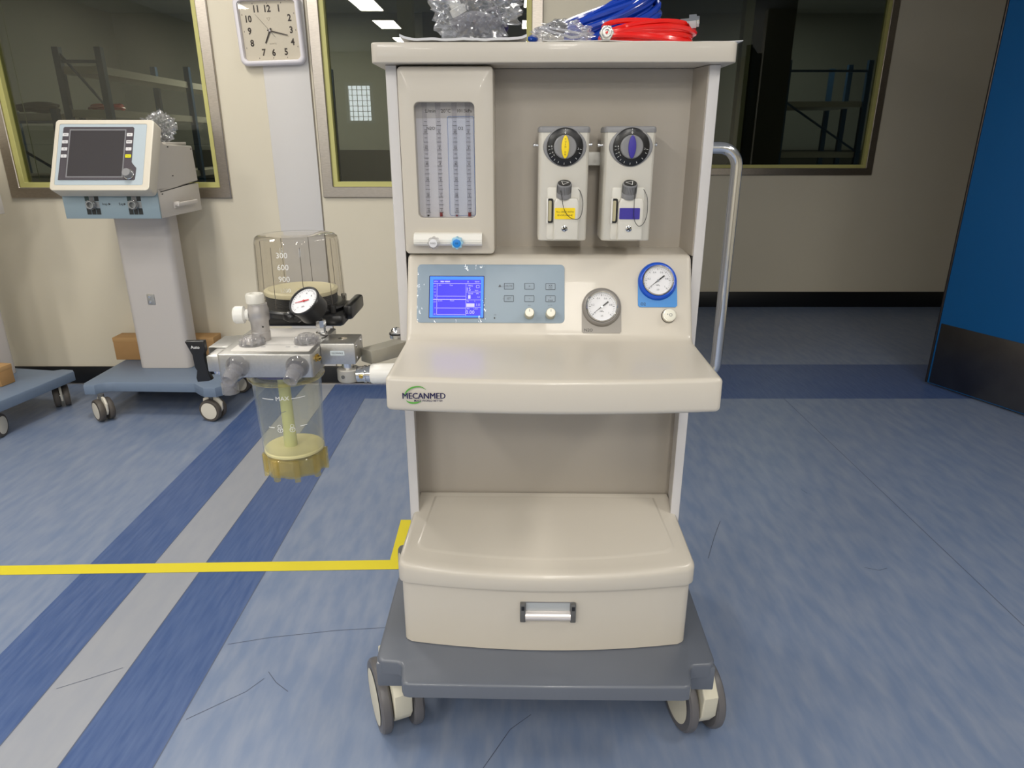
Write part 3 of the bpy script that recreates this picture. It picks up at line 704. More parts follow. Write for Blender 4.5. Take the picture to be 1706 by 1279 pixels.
# base
def basepts():
    h = [(-.345, .42), (-.348, .06), (-.3455, -.170), (-.340, -.183), (-.332, -.1885), (-.300, -.1905), (-.2925, -.196), (-.2880, -.206), (-.2845, -.236), (-.279, -.2475), (-.268, -.2505)]
    r_ = [(-x, y) for x, y in h][::-1]; return h + [(0, -.2525)] + r_
b = MB(); bp = basepts()
b.plate(bp, .2225, .2555, M_base, ch=.006)
for s in (-1, 1):
    x0, x1 = sorted((s * .3455, s * .270)); b.box(x0, x1, -.1862, -.05, .188, .245, M_base, .003); b.box(x0, x1, .28, .40, .188, .245, M_base, .003)
for s in (-1, 1): b.box(min(s * .346, s * .325), max(s * .346, s * .325), -.06, .30, .188, .240, M_base, .005)
base = part(b, 'base')
def castor(root, x, y, yaw, R, sep, ztop_, mt=M_tyre, mc=M_cream, name='castor', tw=None):
    tw = tw or R * .32
    A = frame((0, 0, R), (0, 1, 0), (0, 0, 1))   # z axis of A = wheel axle
    f = MB(); f.cyl(R * .25, 0, ztop_ - R * 1.2, M_dgrey, up(0, 0, R * 1.2), 20)
    hh = sep / 2 - tw / 2 - .003
    fp_ = [(R * .95, R * .2), (R * .80, R * .95), (R * .2, R * 1.22), (-R * .6, R * 1.2), (-R * 1.0, R * .7), (-R * .96, R * .05), (-R * .7, -R * .35), (-R * .2, -R * .2), (R * .3, R * .0)]
    f.plate(fp_[::-1] if area(fp_) < 0 else fp_, -hh, hh, mc, A, ch=.003, ch0=.003)
    f.cyl(R * .12, -sep / 2, sep / 2, M_chrome, A, 12)
    root_c = f.build(name, root); root_c.location = (x, y, 0); root_c.rotation_euler = (0, 0, yaw)
    for s in (-1, 1):
        wv = MB(); W = A @ up(0, 0, s * sep / 2)
        pr = [(R * .74, -tw / 2), (R * .93, -tw / 2), (R * .985, -tw * .32), (R, 0), (R * .985, tw * .32), (R * .93, tw / 2), (R * .74, tw / 2)]
        wv.lathe(pr, mt, W, 40); 
        wv.lathe([(R * .75, -tw * .56), (R * .60, -tw * .60), (.001, -tw * .62)] if s < 0 else [(R * .75, tw * .56), (R * .60, tw * .60), (.001, tw * .62)], mc, W, 36, True, True)
        wv.build('wheel', root_c)
    return root_c
castor(MR, -.3325, -.086, math.radians(24), .082, .070, .19, tw=.024)
castor(MR, .3390, -.078, math.radians(12), .080, .062, .19, tw=.022)
castor(MR, -.345, .372, math.radians(20), .080, .07, .19)
castor(MR, .325, .355, math.radians(-12), .080, .07, .19)
# grab rail on the right
b = MB(); pth = [(.285, .10, 1.238)] + [(.3300 + .036 * math.sin(math.radians(t)), .10, 1.202 + .036 * math.cos(math.radians(t))) for t in range(0, 91, 10)] + [(.366, .10, 1.0), (.366, .10, .8), (.366, .10, .55)] + [(.330 + .036 * math.cos(math.radians(t)), .10, .53 - .036 * math.sin(math.radians(t))) for t in range(0, 91, 10)] + [(.285, .10, .494)]
pth = [(x, y, z) for x, y, z in pth if True]
# rail ends just under tabletop height
pth = [p for p in pth if p[2] > .81] + [(.366, .10, .82)] + [(.330 + .036 * math.cos(math.radians(t)), .10, .805 - .036 * math.sin(math.radians(t))) for t in range(10, 91, 10)] + [(.29, .10, .769)]
pth = [p for p in pth if not (p[2] == .8 and False)]
b.tube(pth, .0112, M_chrome, 20); part(b, 'grab_rail')
# vaporizer mounting bar
b = MB(); b.box(-.015, .175, .0385, .0665, 1.207, 1.231, M_white, .002); part(b, 'mounting_bar')
# swinging support arm on the left
b = MB(); a0, a1 = Vector((-.262, .040, .870)), Vector((-.350, -.066, .870)); d_ = (a1 - a0).normalized(); A = frame(a0, d_, Vector((0, 0, 1)).cross(d_))
b.box(-.03, (a1 - a0).length - .004, -.017, .017, -.020, .007, mat('arm_grey', (160, 156, 144), .45, .3), .002, A); part(b, 'support_arm')
b = MB(); b.lathe([(.013, 0), (.0135, .003), (.0135, .010), (.011, .012), (.010, .017), (.006, .021), (.001, .022)], M_chrome, up(-.3035, .022, .8765), 24); b.lathe([(.0142, 0), (.0142, .003)], M_black, up(-.3035, .022, .884), 24); part(b, 'arm_cap_nut')

# ================================================================== VAPORIZERS
def vaporizer(cx, col, label, text_yellow, flip):
    rx = Matrix.Rotation(math.radians(-.9), 4, 'Z') @ Vector((cx, .025, 0))
    t = thing('vaporizer', label, 'vaporizer', (.0704 + rx.x, 1.3 + rx.y, 1.0775), math.radians(-.9))
    # local: x across, y depth (front = -), z up from the bottom; front face y = -.057
    b = MB(); H = .196; hw = .0445
    pl = []
    n = 10
    for i in range(n + 1):
        x = -hw + .005 + (2 * hw - .01) * i / n; pl.append((x, -.055 - .004 * (1 - (x / hw) ** 2)))
    pl += [(hw - .001, -.052), (hw, -.047), (hw, .012), (-hw, .012), (-hw, -.047), (-hw + .001, -.052)]
    b.plate(pl, 0, H - .009, M_silver, ch0=.003); part(b, 'body', t)
    b = MB(); b.plate(offset(pl, -.0012), H - .009, H + .001, M_dgrey if False else M_mgrey, ch=.004); part(b, 'top_cap', t)
    F = front(.001, -.0585, .163)
    # eye-shaped dial surround
    ey = []
    for i in range(48):
        a = 2 * PI * i / 48; r_ = .0335; x, z = r_ * math.cos(a), r_ * math.sin(a)
        x *= 1 + .14 * abs(math.cos(a)) ** 3; ey.append((x, z))
    b = MB(); b.plate(ey, -.004, .003, M_mgrey, F, ch=.0025); dl = part(b, 'dial_surround', t)
    b = MB(); b.lathe([(.0318, 0), (.0318, .0045), (.0295, .0060), (.0200, .0068)], M_black, F, 48)
    for i, a in enumerate([178, 190, 203, 216, 230, 246, 268, 292, 316, 338, 352]):
        a_ = math.radians(a); d0 = Vector((math.cos(a_), math.sin(a_))); n0 = Vector((-d0.y, d0.x)) * .0003
        p0, p1 = d0 * .0295, d0 * .0262
        b.poly([tuple(p0 - n0), tuple(p0 + n0), tuple(p1 + n0), tuple(p1 - n0)], M_inkw, F, .0070)
        if i in (0, 1, 2, 3, 10): b.text({0: '8', 1: '7', 2: '6', 3: '5', 10: '.2'}[i], .0042, M_inkw, F @ up(d0.x * .0232, d0.y * .0232, .0072))
    b.text('0', .0050, M_inkw, F @ up(0, .0232, .0072), .02); b.rect(-.0003, .0003, .0272, .0300, M_inkw, F, .0070)
    part(b, 'dial_ring', t, recalc=False)
    b = MB(); b.lathe([(.0200, .004), (.0195, .0125), (.0180, .0140)], M_mgrey, F, 40); kn = part(b, 'dial_knob', t)
    b = MB(); lens = []
    for i in range(40):
        a = 2 * PI * i / 40; x = .0066 * math.cos(a); z = .0190 * math.sin(a); lens.append((x * (1 - .15 * abs(math.sin(a)) ** 2), z))
    b.plate(lens, .012, .0185, col, F, ch=.0015)
    if text_yellow:
        for i, c_ in enumerate('PUSH ON'): b.text(c_, .0040, M_ink, F @ up(0, .0125 - i * .0042, .0188))
    part(b, 'dial_grip', kn)
    # filler block
    b = MB(); fb = rr(-.0285, .0300, .0025, .0945, .004, 4)
    b.plate(fb, -.004, .002, M_silver2, front(0, -.0575, 0), ch=.001)
    fb = [(-.0165, .003), (.0285, .003), (.0285, .068), (.0245, .077), (-.0125, .077), (-.0165, .068)]
    b.plate(fb, 0, .013, M_silver2, front(0, -.0575, 0), ch=.003); fl_ = part(b, 'filler_block', t)
    b = MB(); F3 = front(0, -.0615, 0); b.plate(rr(-.0275, -.0175, .033, .0755, .003), -.002, .0015, M_black, F3); b.plate(rr(-.0262, -.0205, .036, .072, .002), .0015, .0022, mat('sight_glass', (190, 182, 150), .2), F3)
    b.box(-.0295, -.0268, .0325, .0760, 0, .006, M_white, .0006, F3); part(b, 'sight_gauge', fl_)
    F2 = front(0, -.0710, 0)
    b = MB(); b.plate(rr(-.0150, .0215, .0405, .0600, .0015, 2), -.001, .0008, col, F2)
    if text_yellow: b.text('FILL ONLY WITH', .0042, M_ink, F2 @ up(.0032, .0530, .001)); b.text('SEVOFLURANE', .0042, M_ink, F2 @ up(.0032, .0470, .001))
    part(b, 'agent_label', fl_)
    b = MB(); b.lathe([(.0056, -.001), (.0056, .0006), (.0048, .001)], M_chrome, F2 @ up(.003, .0235, 0), 20)
    for a in (35, 125):
        b.box(-.0045, .0045, -.0009, .0009, .0006, .0012, M_black, 0, F2 @ up(.003, .0235, 0) @ Matrix.Rotation(math.radians(a), 4, 'Z'))
    part(b, 'screw', fl_)
    # filler cap, leaning to the front
    ax = along((0.0010, -.0660, .0850), (0, -.46, 1)); b = MB()
    b.lathe([(.0132, -.006), (.0132, .002), (.0126, .003), (.0126, .0180), (.0122, .0195), (.0112, .0195)], M_mgrey, ax, 30)
    for i in range(30):
        a = 2 * PI * i / 30; b.box(-.0004, .0004, .0120, .0131,   .003, .017, M_dgrey, 0, ax @ Matrix.Rotation(a, 4, 'Z'))
    b.cyl(.0112, .018, .0202, M_black, ax, 30)
    tri = [(.0085 * math.cos(math.radians(a + flip)), .0085 * math.sin(math.radians(a + flip))) for a in (0, 120, 240)]
    b.outline(tri, .0009, M_inkw, ax, .0206); part(b, 'filler_cap', fl_)
    pts = [(-.006, -.0800, .100), (-.0055, -.0800, .092), (-.003, -.0810, .078), (.000, -.0800, .062), (.006, -.0790, .050), (.015, -.0780, .0425), (.026, -.0760, .041), (.032, -.0720, .047), (.0350, -.0680, .060), (.0345, -.0640, .075), (.030, -.0600, .088), (.026, -.0590, .092)]
    if flip > 30: pts = [(.010, -.0800, .102), (.0095, -.0805, .088), (.0090, -.0810, .068), (.0095, -.0800, .048), (.013, -.0785, .036), (.020, -.0775, .029), (.028, -.0750, .033), (.0335, -.0720, .045), (.0350, -.0680, .062), (.0340, -.0640, .078), (.030, -.0600, .088), (.027, -.0590, .092)]
    sm = []
    for i in range(len(pts) - 1):
        p0, p1, p2, p3 = [Vector(pts[max(0, min(len(pts) - 1, i + k))]) for k in (-1, 0, 1, 2)]
        for u in (0, .25, .5, .75):
            sm.append(.5 * ((2 * p1) + (-p0 + p2) * u + (2 * p0 - 5 * p1 + 4 * p2 - p3) * u * u + (-p0 + 3 * p1 - 3 * p2 + p3) * u ** 3))
    sm.append(Vector(pts[-1])); part(MB().tube(sm, .0006, M_black, 6), 'cap_cord', t)
    b = MB(); b.lathe([(.0024, 0), (.0024, .006), (.0034, .0065), (.0034, .0095), (.002, .0105)], M_chrome, along((-.0445, -.030, .1655), (-1, 0, 0)), 14); part(b, 'side_pin', t)
    b = MB(); b.lathe([(.0024, 0), (.0024, .004), (.0034, .0045), (.0034, .0065), (.002, .0072)], M_chrome, along((.0445, -.030, .1665), (1, 0, 0)), 14); part(b, 'side_pin', t)
vaporizer(.0218, M_yel, 'silver vaporizer with yellow dial grip and yellow label', True, 10)
vaporizer(.1375, M_pur, 'silver vaporizer with violet dial grip and violet label', False, 50)
#PART2
# ================================================================== ABSORBER / BREATHING SYSTEM (left of the machine), written in world coordinates
AB = thing('breathing_system', 'metal absorber block with clear canister, bellows and pressure gauge, hanging left of the machine', 'breathing apparatus', (-.42, 1.24, .64))
def ab(mb, name, parent=AB, **k): return mb.build(name, parent, world=True, **k)
b = MB(); b.plate(rr(-.520, -.352, 1.146, 1.325, .006), .8535, .897, M_alu, ch=.0015, ch0=.002)
b.plate(rr(-.502, -.362, 1.165, 1.318, .003), .8968, .8985, mat('label_plate_white', (222, 218, 212), .45))
b.rect(-.470, -.395, 1.200, 1.201, M_inkg, h=.8988); b.rect(-.478, -.400, 1.250, 1.2507, M_inkg, h=.8988)
for x in (-.472, -.455, -.41, -.395): b.rect(x, x + .008, 1.186, 1.188, M_inkg, h=.8988)
ab(b, 'valve_block')
b = MB(); b.box(-.560, -.34, 1.205, 1.285, .866, .893, M_alu, .002); b.box(-.545, -.518, 1.16, 1.30, .860, .890, M_alu, .002); ab(b, 'cross_bar')
b = MB(); b.box(-.352, -.2885, 1.200, 1.268, .861, .901, M_alu, .002)
Fb = front(0, 1.1995, 0); b.plate(rr(-.334, -.308, .8785, .8875, .001, 2), 0, .0006, mat('serial_tag', (196, 204, 206), .4), Fb); b.text('022506062', .0046, M_ink, Fb @ up(-.321, .883, .0008))
for p_ in ((-.2885, 1.215, .893), (-.2885, 1.215, .870), (-.2885, 1.255, .893)): b.cyl(.0035, 0, .0012, M_chrome, along(p_, (1, 0, 0)), 14)
b.cyl(.0085, .9005, .9015, M_chrome, up(-.318, 1.235, 0), 20)
ab(b, 'connector_block')
b = MB(); b.lathe([(.0075, 0), (.0075, .0025), (.0052, .003), (.0052, .0085), (.0040, .009), (.002, .009), (.002, .004)], M_brass, along((-.3518, 1.170, .884), (1, -.55, -.1)), 6); ab(b, 'sample_port')
# stub and tube into the machine
b = MB(); b.cyl(.0115, .848, .864, M_chrome, up(-.3070, 1.215, 0), 24); b.lathe([(.0195, .826), (.021, .829), (.021, .848), (.0195, .850)], mat('valve_grey', (176, 172, 164), .4, .3), up(-.3070, 1.215, 0), 32)
b.cyl(.0035, 0, .0012, M_dgrey, along((-.3130, 1.1948, .838), (-.3, -1, 0)), 12); ab(b, 'rotary_valve')
b = MB(); A = along((-.290, 1.212, .8385), (1, 0, .02)); b.lathe([(.0150, 0), (.0150, .013), (.0165, .0135), (.0165, .017), (.0150, .0175), (.0150, .021), (.0165, .0215), (.0165, .026)], M_chrome, A, 32)
b.lathe([(.0045, 0), (.0045, .003), (.0030, .0035), (.0030, .006)], M_brass, along((-.2800, 1.1985, .8385), (0, -1, .1)), 6); ab(b, 'inlet_coupling')
b = MB(); A = along((-.264, 1.212, .8390), (1, 0, .02)); b.lathe([(.0172, 0), (.0190, .003), (.0190, .050), (.012, .051)], M_white, A, 32); ab(b, 'inlet_tube')
# canister
cx, cy = -.4300, 1.2300
b = MB(); pr = [(.0715, .851), (.0725, .848), (.0715, .838), (.0675, .832), (.0640, .826), (.0625, .80), (.0585, .700), (.0575, .676)]
b.lathe(pr, C_canister, up(cx, cy, 0), 56, False, False)
b.lathe([(r - .003, z) for r, z in pr[1:]], C_canister, up(cx, cy, 0), 56, False, False); can = ab(b, 'absorber_canister')
b = MB(); b.lathe([(.0655, .8515), (.0675, .848), (.0675, .844), (.063, .8435)], mat('gasket_blue', (40, 46, 130), .4), up(cx, cy, 0), 48, False, False); ab(b, 'gasket', can, label='dark blue gasket ring')
b = MB(); b.lathe([(.0545, .8350), (.0690, .8350), (.0710, .8325), (.0695, .8290), (.0645, .8280)], C_yellow, up(cx, cy, 0), 48, False, False)
ab(b, 'canister_collar', can)
b = MB(); b.lathe([(.0565, .6790), (.0570, .6830), (.0550, .6850), (.0010, .6862)], mat('disc_pale_yellow', (226, 217, 164), .4), up(cx, cy, 0), 48, True, False); ab(b, 'canister_disc', can)
b = MB(); b.lathe([(.0130, .684), (.0115, .73), (.0112, .845)], mat('tube_pale_green', (200, 202, 140), .35), up(cx - .006, cy - .002, 0), 24); ab(b, 'centre_tube', can)
b = MB(); sc = scallop(.0595, .0026, 9, 108)
b.plate([(x + cx, y + cy) for x, y in sc], .640, .676, C_yellow, ch=.003); b.plate([(x * .93 + cx, y * .93 + cy) for x, y in sc], .642, .672, C_yellow, ch=.002)
for i in range(9):
    a = 2 * PI * (i + .2) / 9; b.box(-.0055, .0055, -.004, .004, .632, .676, C_yellow, .0012, up(cx + .0585 * math.cos(a), cy + .0585 * math.sin(a), 0) @ Matrix.Rotation(a + PI / 2, 4, 'Z'))
ab(b, 'bottom_cap', can)
def wrap_text(b, t, size, m, r, z, a_mid, cx_, cy_, taper=0.0, bold=0.0):
    v, f = text_geo(t, bold)
    vs = []
    for p in v:
        a = a_mid + (p.x * size) / r; zz = z + p.y * size; rr_ = r + taper * (zz - z)
        vs.append((cx_ + rr_ * math.cos(a), cy_ + rr_ * math.sin(a), zz))
    b.add(vs, f, m)
def wrap_rect(b, x0, x1, z0, z1, m, r, a_mid, cx_, cy_, tilt=0.0):
    n = 8; vs = []
    for i in range(n + 1):
        x = x0 + (x1 - x0) * i / n; a = a_mid + x / r
        for z in (z0, z1): vs.append((cx_ + r * math.cos(a), cy_ + r * math.sin(a), z + tilt * (x - x0)))
    b.add(vs, [[2 * i, 2 * i + 2, 2 * i + 3, 2 * i + 1] for i in range(n)], m)
b = MB(); am = math.atan2(-cy, -cx)     # side facing the photographer
am = math.radians(-82)
wrap_text(b, 'MAX', .0115, M_inkw, .0632, .8050, am, cx, cy, .02)
for x0, x1 in ((-.040, -.016), (.016, .042)): wrap_rect(b, x0, x1, .8035, .8048, M_inkw, .0634, am, cx, cy)
for x0, x1 in ((-.034, -.021), (.026, .040)): wrap_rect(b, x0, x1, .7460, .7473, M_inkw, .0608, am, cx, cy)
wrap_rect(b, -.008, .004, .776, .777, M_inkg, .0620, am, cx, cy, .3)
for k_, x in enumerate((-.0105, .0115)):   # two padlock signs
    r_ = .0606; am2 = am + x / r_; z = .7420; M_ = frame((cx + r_ * math.cos(am2), cy + r_ * math.sin(am2), z), (-math.sin(am2), math.cos(am2), 0), (0, 0, 1))
    b.outline(circ(0, 0, .0052, 20), .0009, M_inkw, M_); b.outline(circ(.0012 * k_ * 0 + (.0 if k_ else -.001), .0072, .0036, 16), .0008, M_inkw, M_); b.rect(-.0005, .0005, -.003, .001, M_inkw, M_); b.rect(-.005, .005, .0010, .0018, M_inkw, M_)
ab(b, 'canister_print', can, recalc=False)
# bellows
bx, by = -.4390, 1.405
b = MB(); b.box(-.522, -.338, 1.33, 1.475, .898, .922, M_black, .008); b.box(-.345, -.326, 1.36, 1.475, .905, .935, M_black, .006); b.lathe([(.0905, .918), (.0925, .921), (.0925, .928), (.0890, .932), (.084, .933)], M_black, up(bx, by, 0), 56, False, True)
for a in (-35, -145, 40, 150): b.cyl(.006, .915, .938, M_black, up(bx + .094 * math.cos(math.radians(a)), by + .094 * math.sin(math.radians(a)), 0), 12, ch=.002)
ab(b, 'bellows_base')
b = MB()
pr = [(.0885, .930), (.0880, .934), (.0865, .95), (.0850, 1.0), (.0825, 1.058), (.0800, 1.067), (.0740, 1.0715)]
def fl(r_, z): return [((r_ + .0016 * abs(math.sin(4.5 * t)) ) * math.cos(t) + bx, (r_ + .0016 * abs(math.sin(4.5 * t))) * math.sin(t) + by, z) for t in [2 * PI * i / 108 for i in range(108)]]
b.loft([fl(r_, z) for r_, z in pr] + [[(bx + .03 * math.cos(t), by + .03 * math.sin(t), 1.0735) for t in [2 * PI * i / 108 for i in range(108)]]], C_bellows, c0=False)
hs = ab(b, 'bellows_housing')
b = MB()
for i in range(9):
    t = 2 * PI * (i + .25) / 9; b.tube([(bx + .0850 * math.cos(t), by + .0850 * math.sin(t), .935), (bx + .0815 * math.cos(t), by + .0815 * math.sin(t), 1.056)], .0006, mat('rib_dark', (90, 84, 80), .4), 5)
ab(b, 'housing_rib', hs)
b = MB(); at_ = math.radians(-93)
for t_, z in (('300', 1.0420), ('600', 1.0190), ('900', .9960), ('1200', .9740)): wrap_text(b, t_, .0155 if z > .98 else .011, M_inkw, .0870, z, at_, bx, by, -.05)
ab(b, 'housing_scale', hs, recalc=False)
b = MB(); b.lathe([(.0735, .9530), (.0745, .9560), (.0740, .9610), (.066, .9630), (.064, .9618), (.001, .9618)], mat('bellows_disc', (214, 208, 178), .4), up(bx, by, 0), 56, True, False)
b.cyl(.010, .962, .9632, mat('bellows_disc', (0, 0, 0)), up(bx, by, 0), 20); dk = ab(b, 'bellows_disc')
b = MB(); pr = []
for i in range(7): pr += [(.0725, .953 - i * .0034), (.0690, .9515 - i * .0034)]
b.lathe(pr, M_blackm, up(bx, by, 0), 48, True, True); ab(b, 'bellows_folds', dk)
# small pressure gauge with tilted face
n_ = Vector((-.33, -.62, .71)).normalized(); gc = Vector((-.3830, 1.235, .9720))
xx = Vector((1, -.25, .30)); xx = (xx - n_ * xx.dot(n_)).normalized(); yy = n_.cross(xx); G = frame(gc, xx, yy) @ Matrix.Scale(1.13, 4)
b = MB(); b.lathe([(.0235, -.030), (.0255, -.028), (.0262, -.004), (.0275, -.003), (.0280, .001), (.0268, .003), (.0248, .003), (.0242, .0005)], M_black, G, 48, True, False); pg = ab(b, 'airway_gauge')
b = MB(); b.cyl(.0244, -.002, .0004, M_dial, G, 40)
for i in range(29):
    a = math.radians(225 - 270 * i / 28); d0 = Vector((math.cos(a), math.sin(a))); n0 = Vector((-d0.y, d0.x)) * .0003; p0, p1 = d0 * .0222, d0 * (.0200 if i % 4 else .0185)
    b.poly([tuple(p0 - n0), tuple(p0 + n0), tuple(p1 + n0), tuple(p1 - n0)], M_ink, G, .0007)
for t_, a in (('0', 180), ('2', 130), ('4', 80), ('6', 30), ('-1', 225)): b.text(t_, .0045, M_ink, G @ up(.0150 * math.cos(math.radians(a)), .0150 * math.sin(math.radians(a)), .0008))
b.text('kPa', .0042, M_ink, G @ up(0, -.011, .0008)); ab(b, 'gauge_face', pg, recalc=False)
b = MB(); b.poly([(-.0175, -.0003), (.002, -.0014), (.0095, -.0012), (.0095, .0012), (.002, .0014), (-.0175, .0003)], mat('needle_red', (190, 30, 40), .4), G, .0016); b.cyl(.002, .001, .0024, mat('needle_red', (0, 0, 0)), G, 12); ab(b, 'gauge_needle', pg, recalc=False)
b = MB(); b.lathe([(.0115, .8985), (.0115, .9060), (.0085, .9070), (.0085, .9160), (.0100, .9170), (.0100, .9300), (.007, .931)], M_chrome, up(-.3640, 1.262, 0), 8); b.tube([(-.3640, 1.262, .925), (-.3660, 1.252, .945)], .006, M_black, 12); ab(b, 'gauge_fitting', pg)
b = MB(); b.tube([(-.405, 1.250, .935), (-.395, 1.248, .941), (-.388, 1.245, .948)], .008, M_black, 12); b.blob((-.415, 1.255, .938), (.017, .013, .011), M_black, .2, 9, 2, 4); ab(b, 'gauge_elbow', pg)
# APL valve tower
tx, ty = -.4700, 1.2350
b = MB(); b.lathe([(.0170, .898), (.0170, .915), (.0162, .916), (.0162, .934), (.0190, .938), (.0190, .958), (.0172, .963), (.0172, .968), (.0155, .969)], mat('tower_metal', (182, 178, 176), .36, .6), up(tx, ty, 0), 32)
for z in (.904, .927): b.cyl(.0016, 0, .0006, M_black, along((tx + .010, ty - .0135, z), (.6, -.8, 0)), 10)
tw = ab(b, 'relief_valve')
b = MB(); b.lathe([(.0150, .968), (.0165, .970), (.0165, .984), (.0150, .9865), (.0090, .9870), (.0085, .9850), (.0010, .9850)], M_silver2, up(tx - .003, ty, 0), 32); ab(b, 'valve_cap', tw)
b = MB(); A = along((tx - .016, ty - .004, .948), (-1, -.12, 0)); b.lathe([(.0100, 0), (.0100, .006), (.0160, .009), (.0160, .024), (.0135, .027), (.001, .027)], M_white, A, 28); ab(b, 'adjusting_knob', tw)
# clear check valve domes and their ports
for i, (x, y) in enumerate(((-.4770, 1.205), (-.3790, 1.2150))):
    b = MB(); b.lathe([(.0235, .8985), (.0240, .9020), (.0225, .9040)], C_clear, up(x, y, 0), 36)
    b.lathe([(.0190, .9035), (.0185, .9090), (.0150, .9140), (.0080, .9165), (.001, .917)], C_clear, up(x, y, 0), 36, True, False)
    b.cyl(.011, .8995, .9012, M_silver2, up(x, y, 0), 24)
    for q in range(10):
        a = 2 * PI * q / 10; b.box(-.0022, .0022, -.0022, .0022, .900, .9090, C_clear, .0006, up(x + .0205 * math.cos(a), y + .0205 * math.sin(a), 0))
    ab(b, 'check_valve')
for x, d_ in ((-.4850, (-.30, -1, -.55)), (-.3790, (-.22, -1, -.55))):
    A = along((x, 1.1460, .8750), (0, -1, 0)); b = MB(); b.lathe([(.0205, 0), (.0205, .004), (.0175, .0050), (.0175, .010), (.0150, .013)], C_clear, A, 30)
    A = along((x, 1.140, .8730), d_); b.lathe([(.0130, 0), (.0130, .010), (.0158, .012), (.0130, .014), (.0120, .029), (.0123, .031), (.0100, .031), (.0100, .008)], C_clear, A, 28, True, False); b.lathe([(.0108, .0), (.0104, .030)], C_clear, A, 24, True, False)
    ab(b, 'breathing_port')
b = MB(); b.lathe([(.0145, .818), (.0150, .820), (.0145, .834), (.0130, .836), (.0130, .852), (.0105, .852), (.0105, .818)], C_clear, up(-.5120, 1.165, 0), 28); b.lathe([(.0155, .833), (.0155, .838)], C_clear, up(-.5120, 1.165, 0), 28); ab(b, 'bag_port')
# bag / ventilator lever
b = MB(); Fl = front(0, 1.190, 0)
lv = [(-.5880, .9110), (-.5540, .9120), (-.5535, .8940), (-.5570, .8870), (-.5560, .8740), (-.5545, .8620), (-.5530, .8480), (-.5500, .8380), (-.5560, .8360), (-.5760, .8340), (-.5775, .8420), (-.5740, .8560), (-.5770, .8620), (-.5780, .8860), (-.5810, .8930)]
if area(lv) < 0: lv = lv[::-1]
b.plate(lv, 0, .012, M_black, Fl, ch=.0015, ch0=.001); b.text('Auto', .0078, M_inkw, Fl @ up(-.5700, .9005, .0125), .01); le = ab(b, 'mode_lever')
b = MB()
b.box(-.553, -.533, 1.186, 1.190, .846, .886, M_chrome, .0015); b.box(-.5355, -.5315, 1.186, 1.23, .846, .886, M_chrome, .001); b.cyl(.0035, 0, .03, M_black, along((-.562, 1.196, .862), (1, 0, .1)), 12)
ab(b, 'lever_bracket', le)

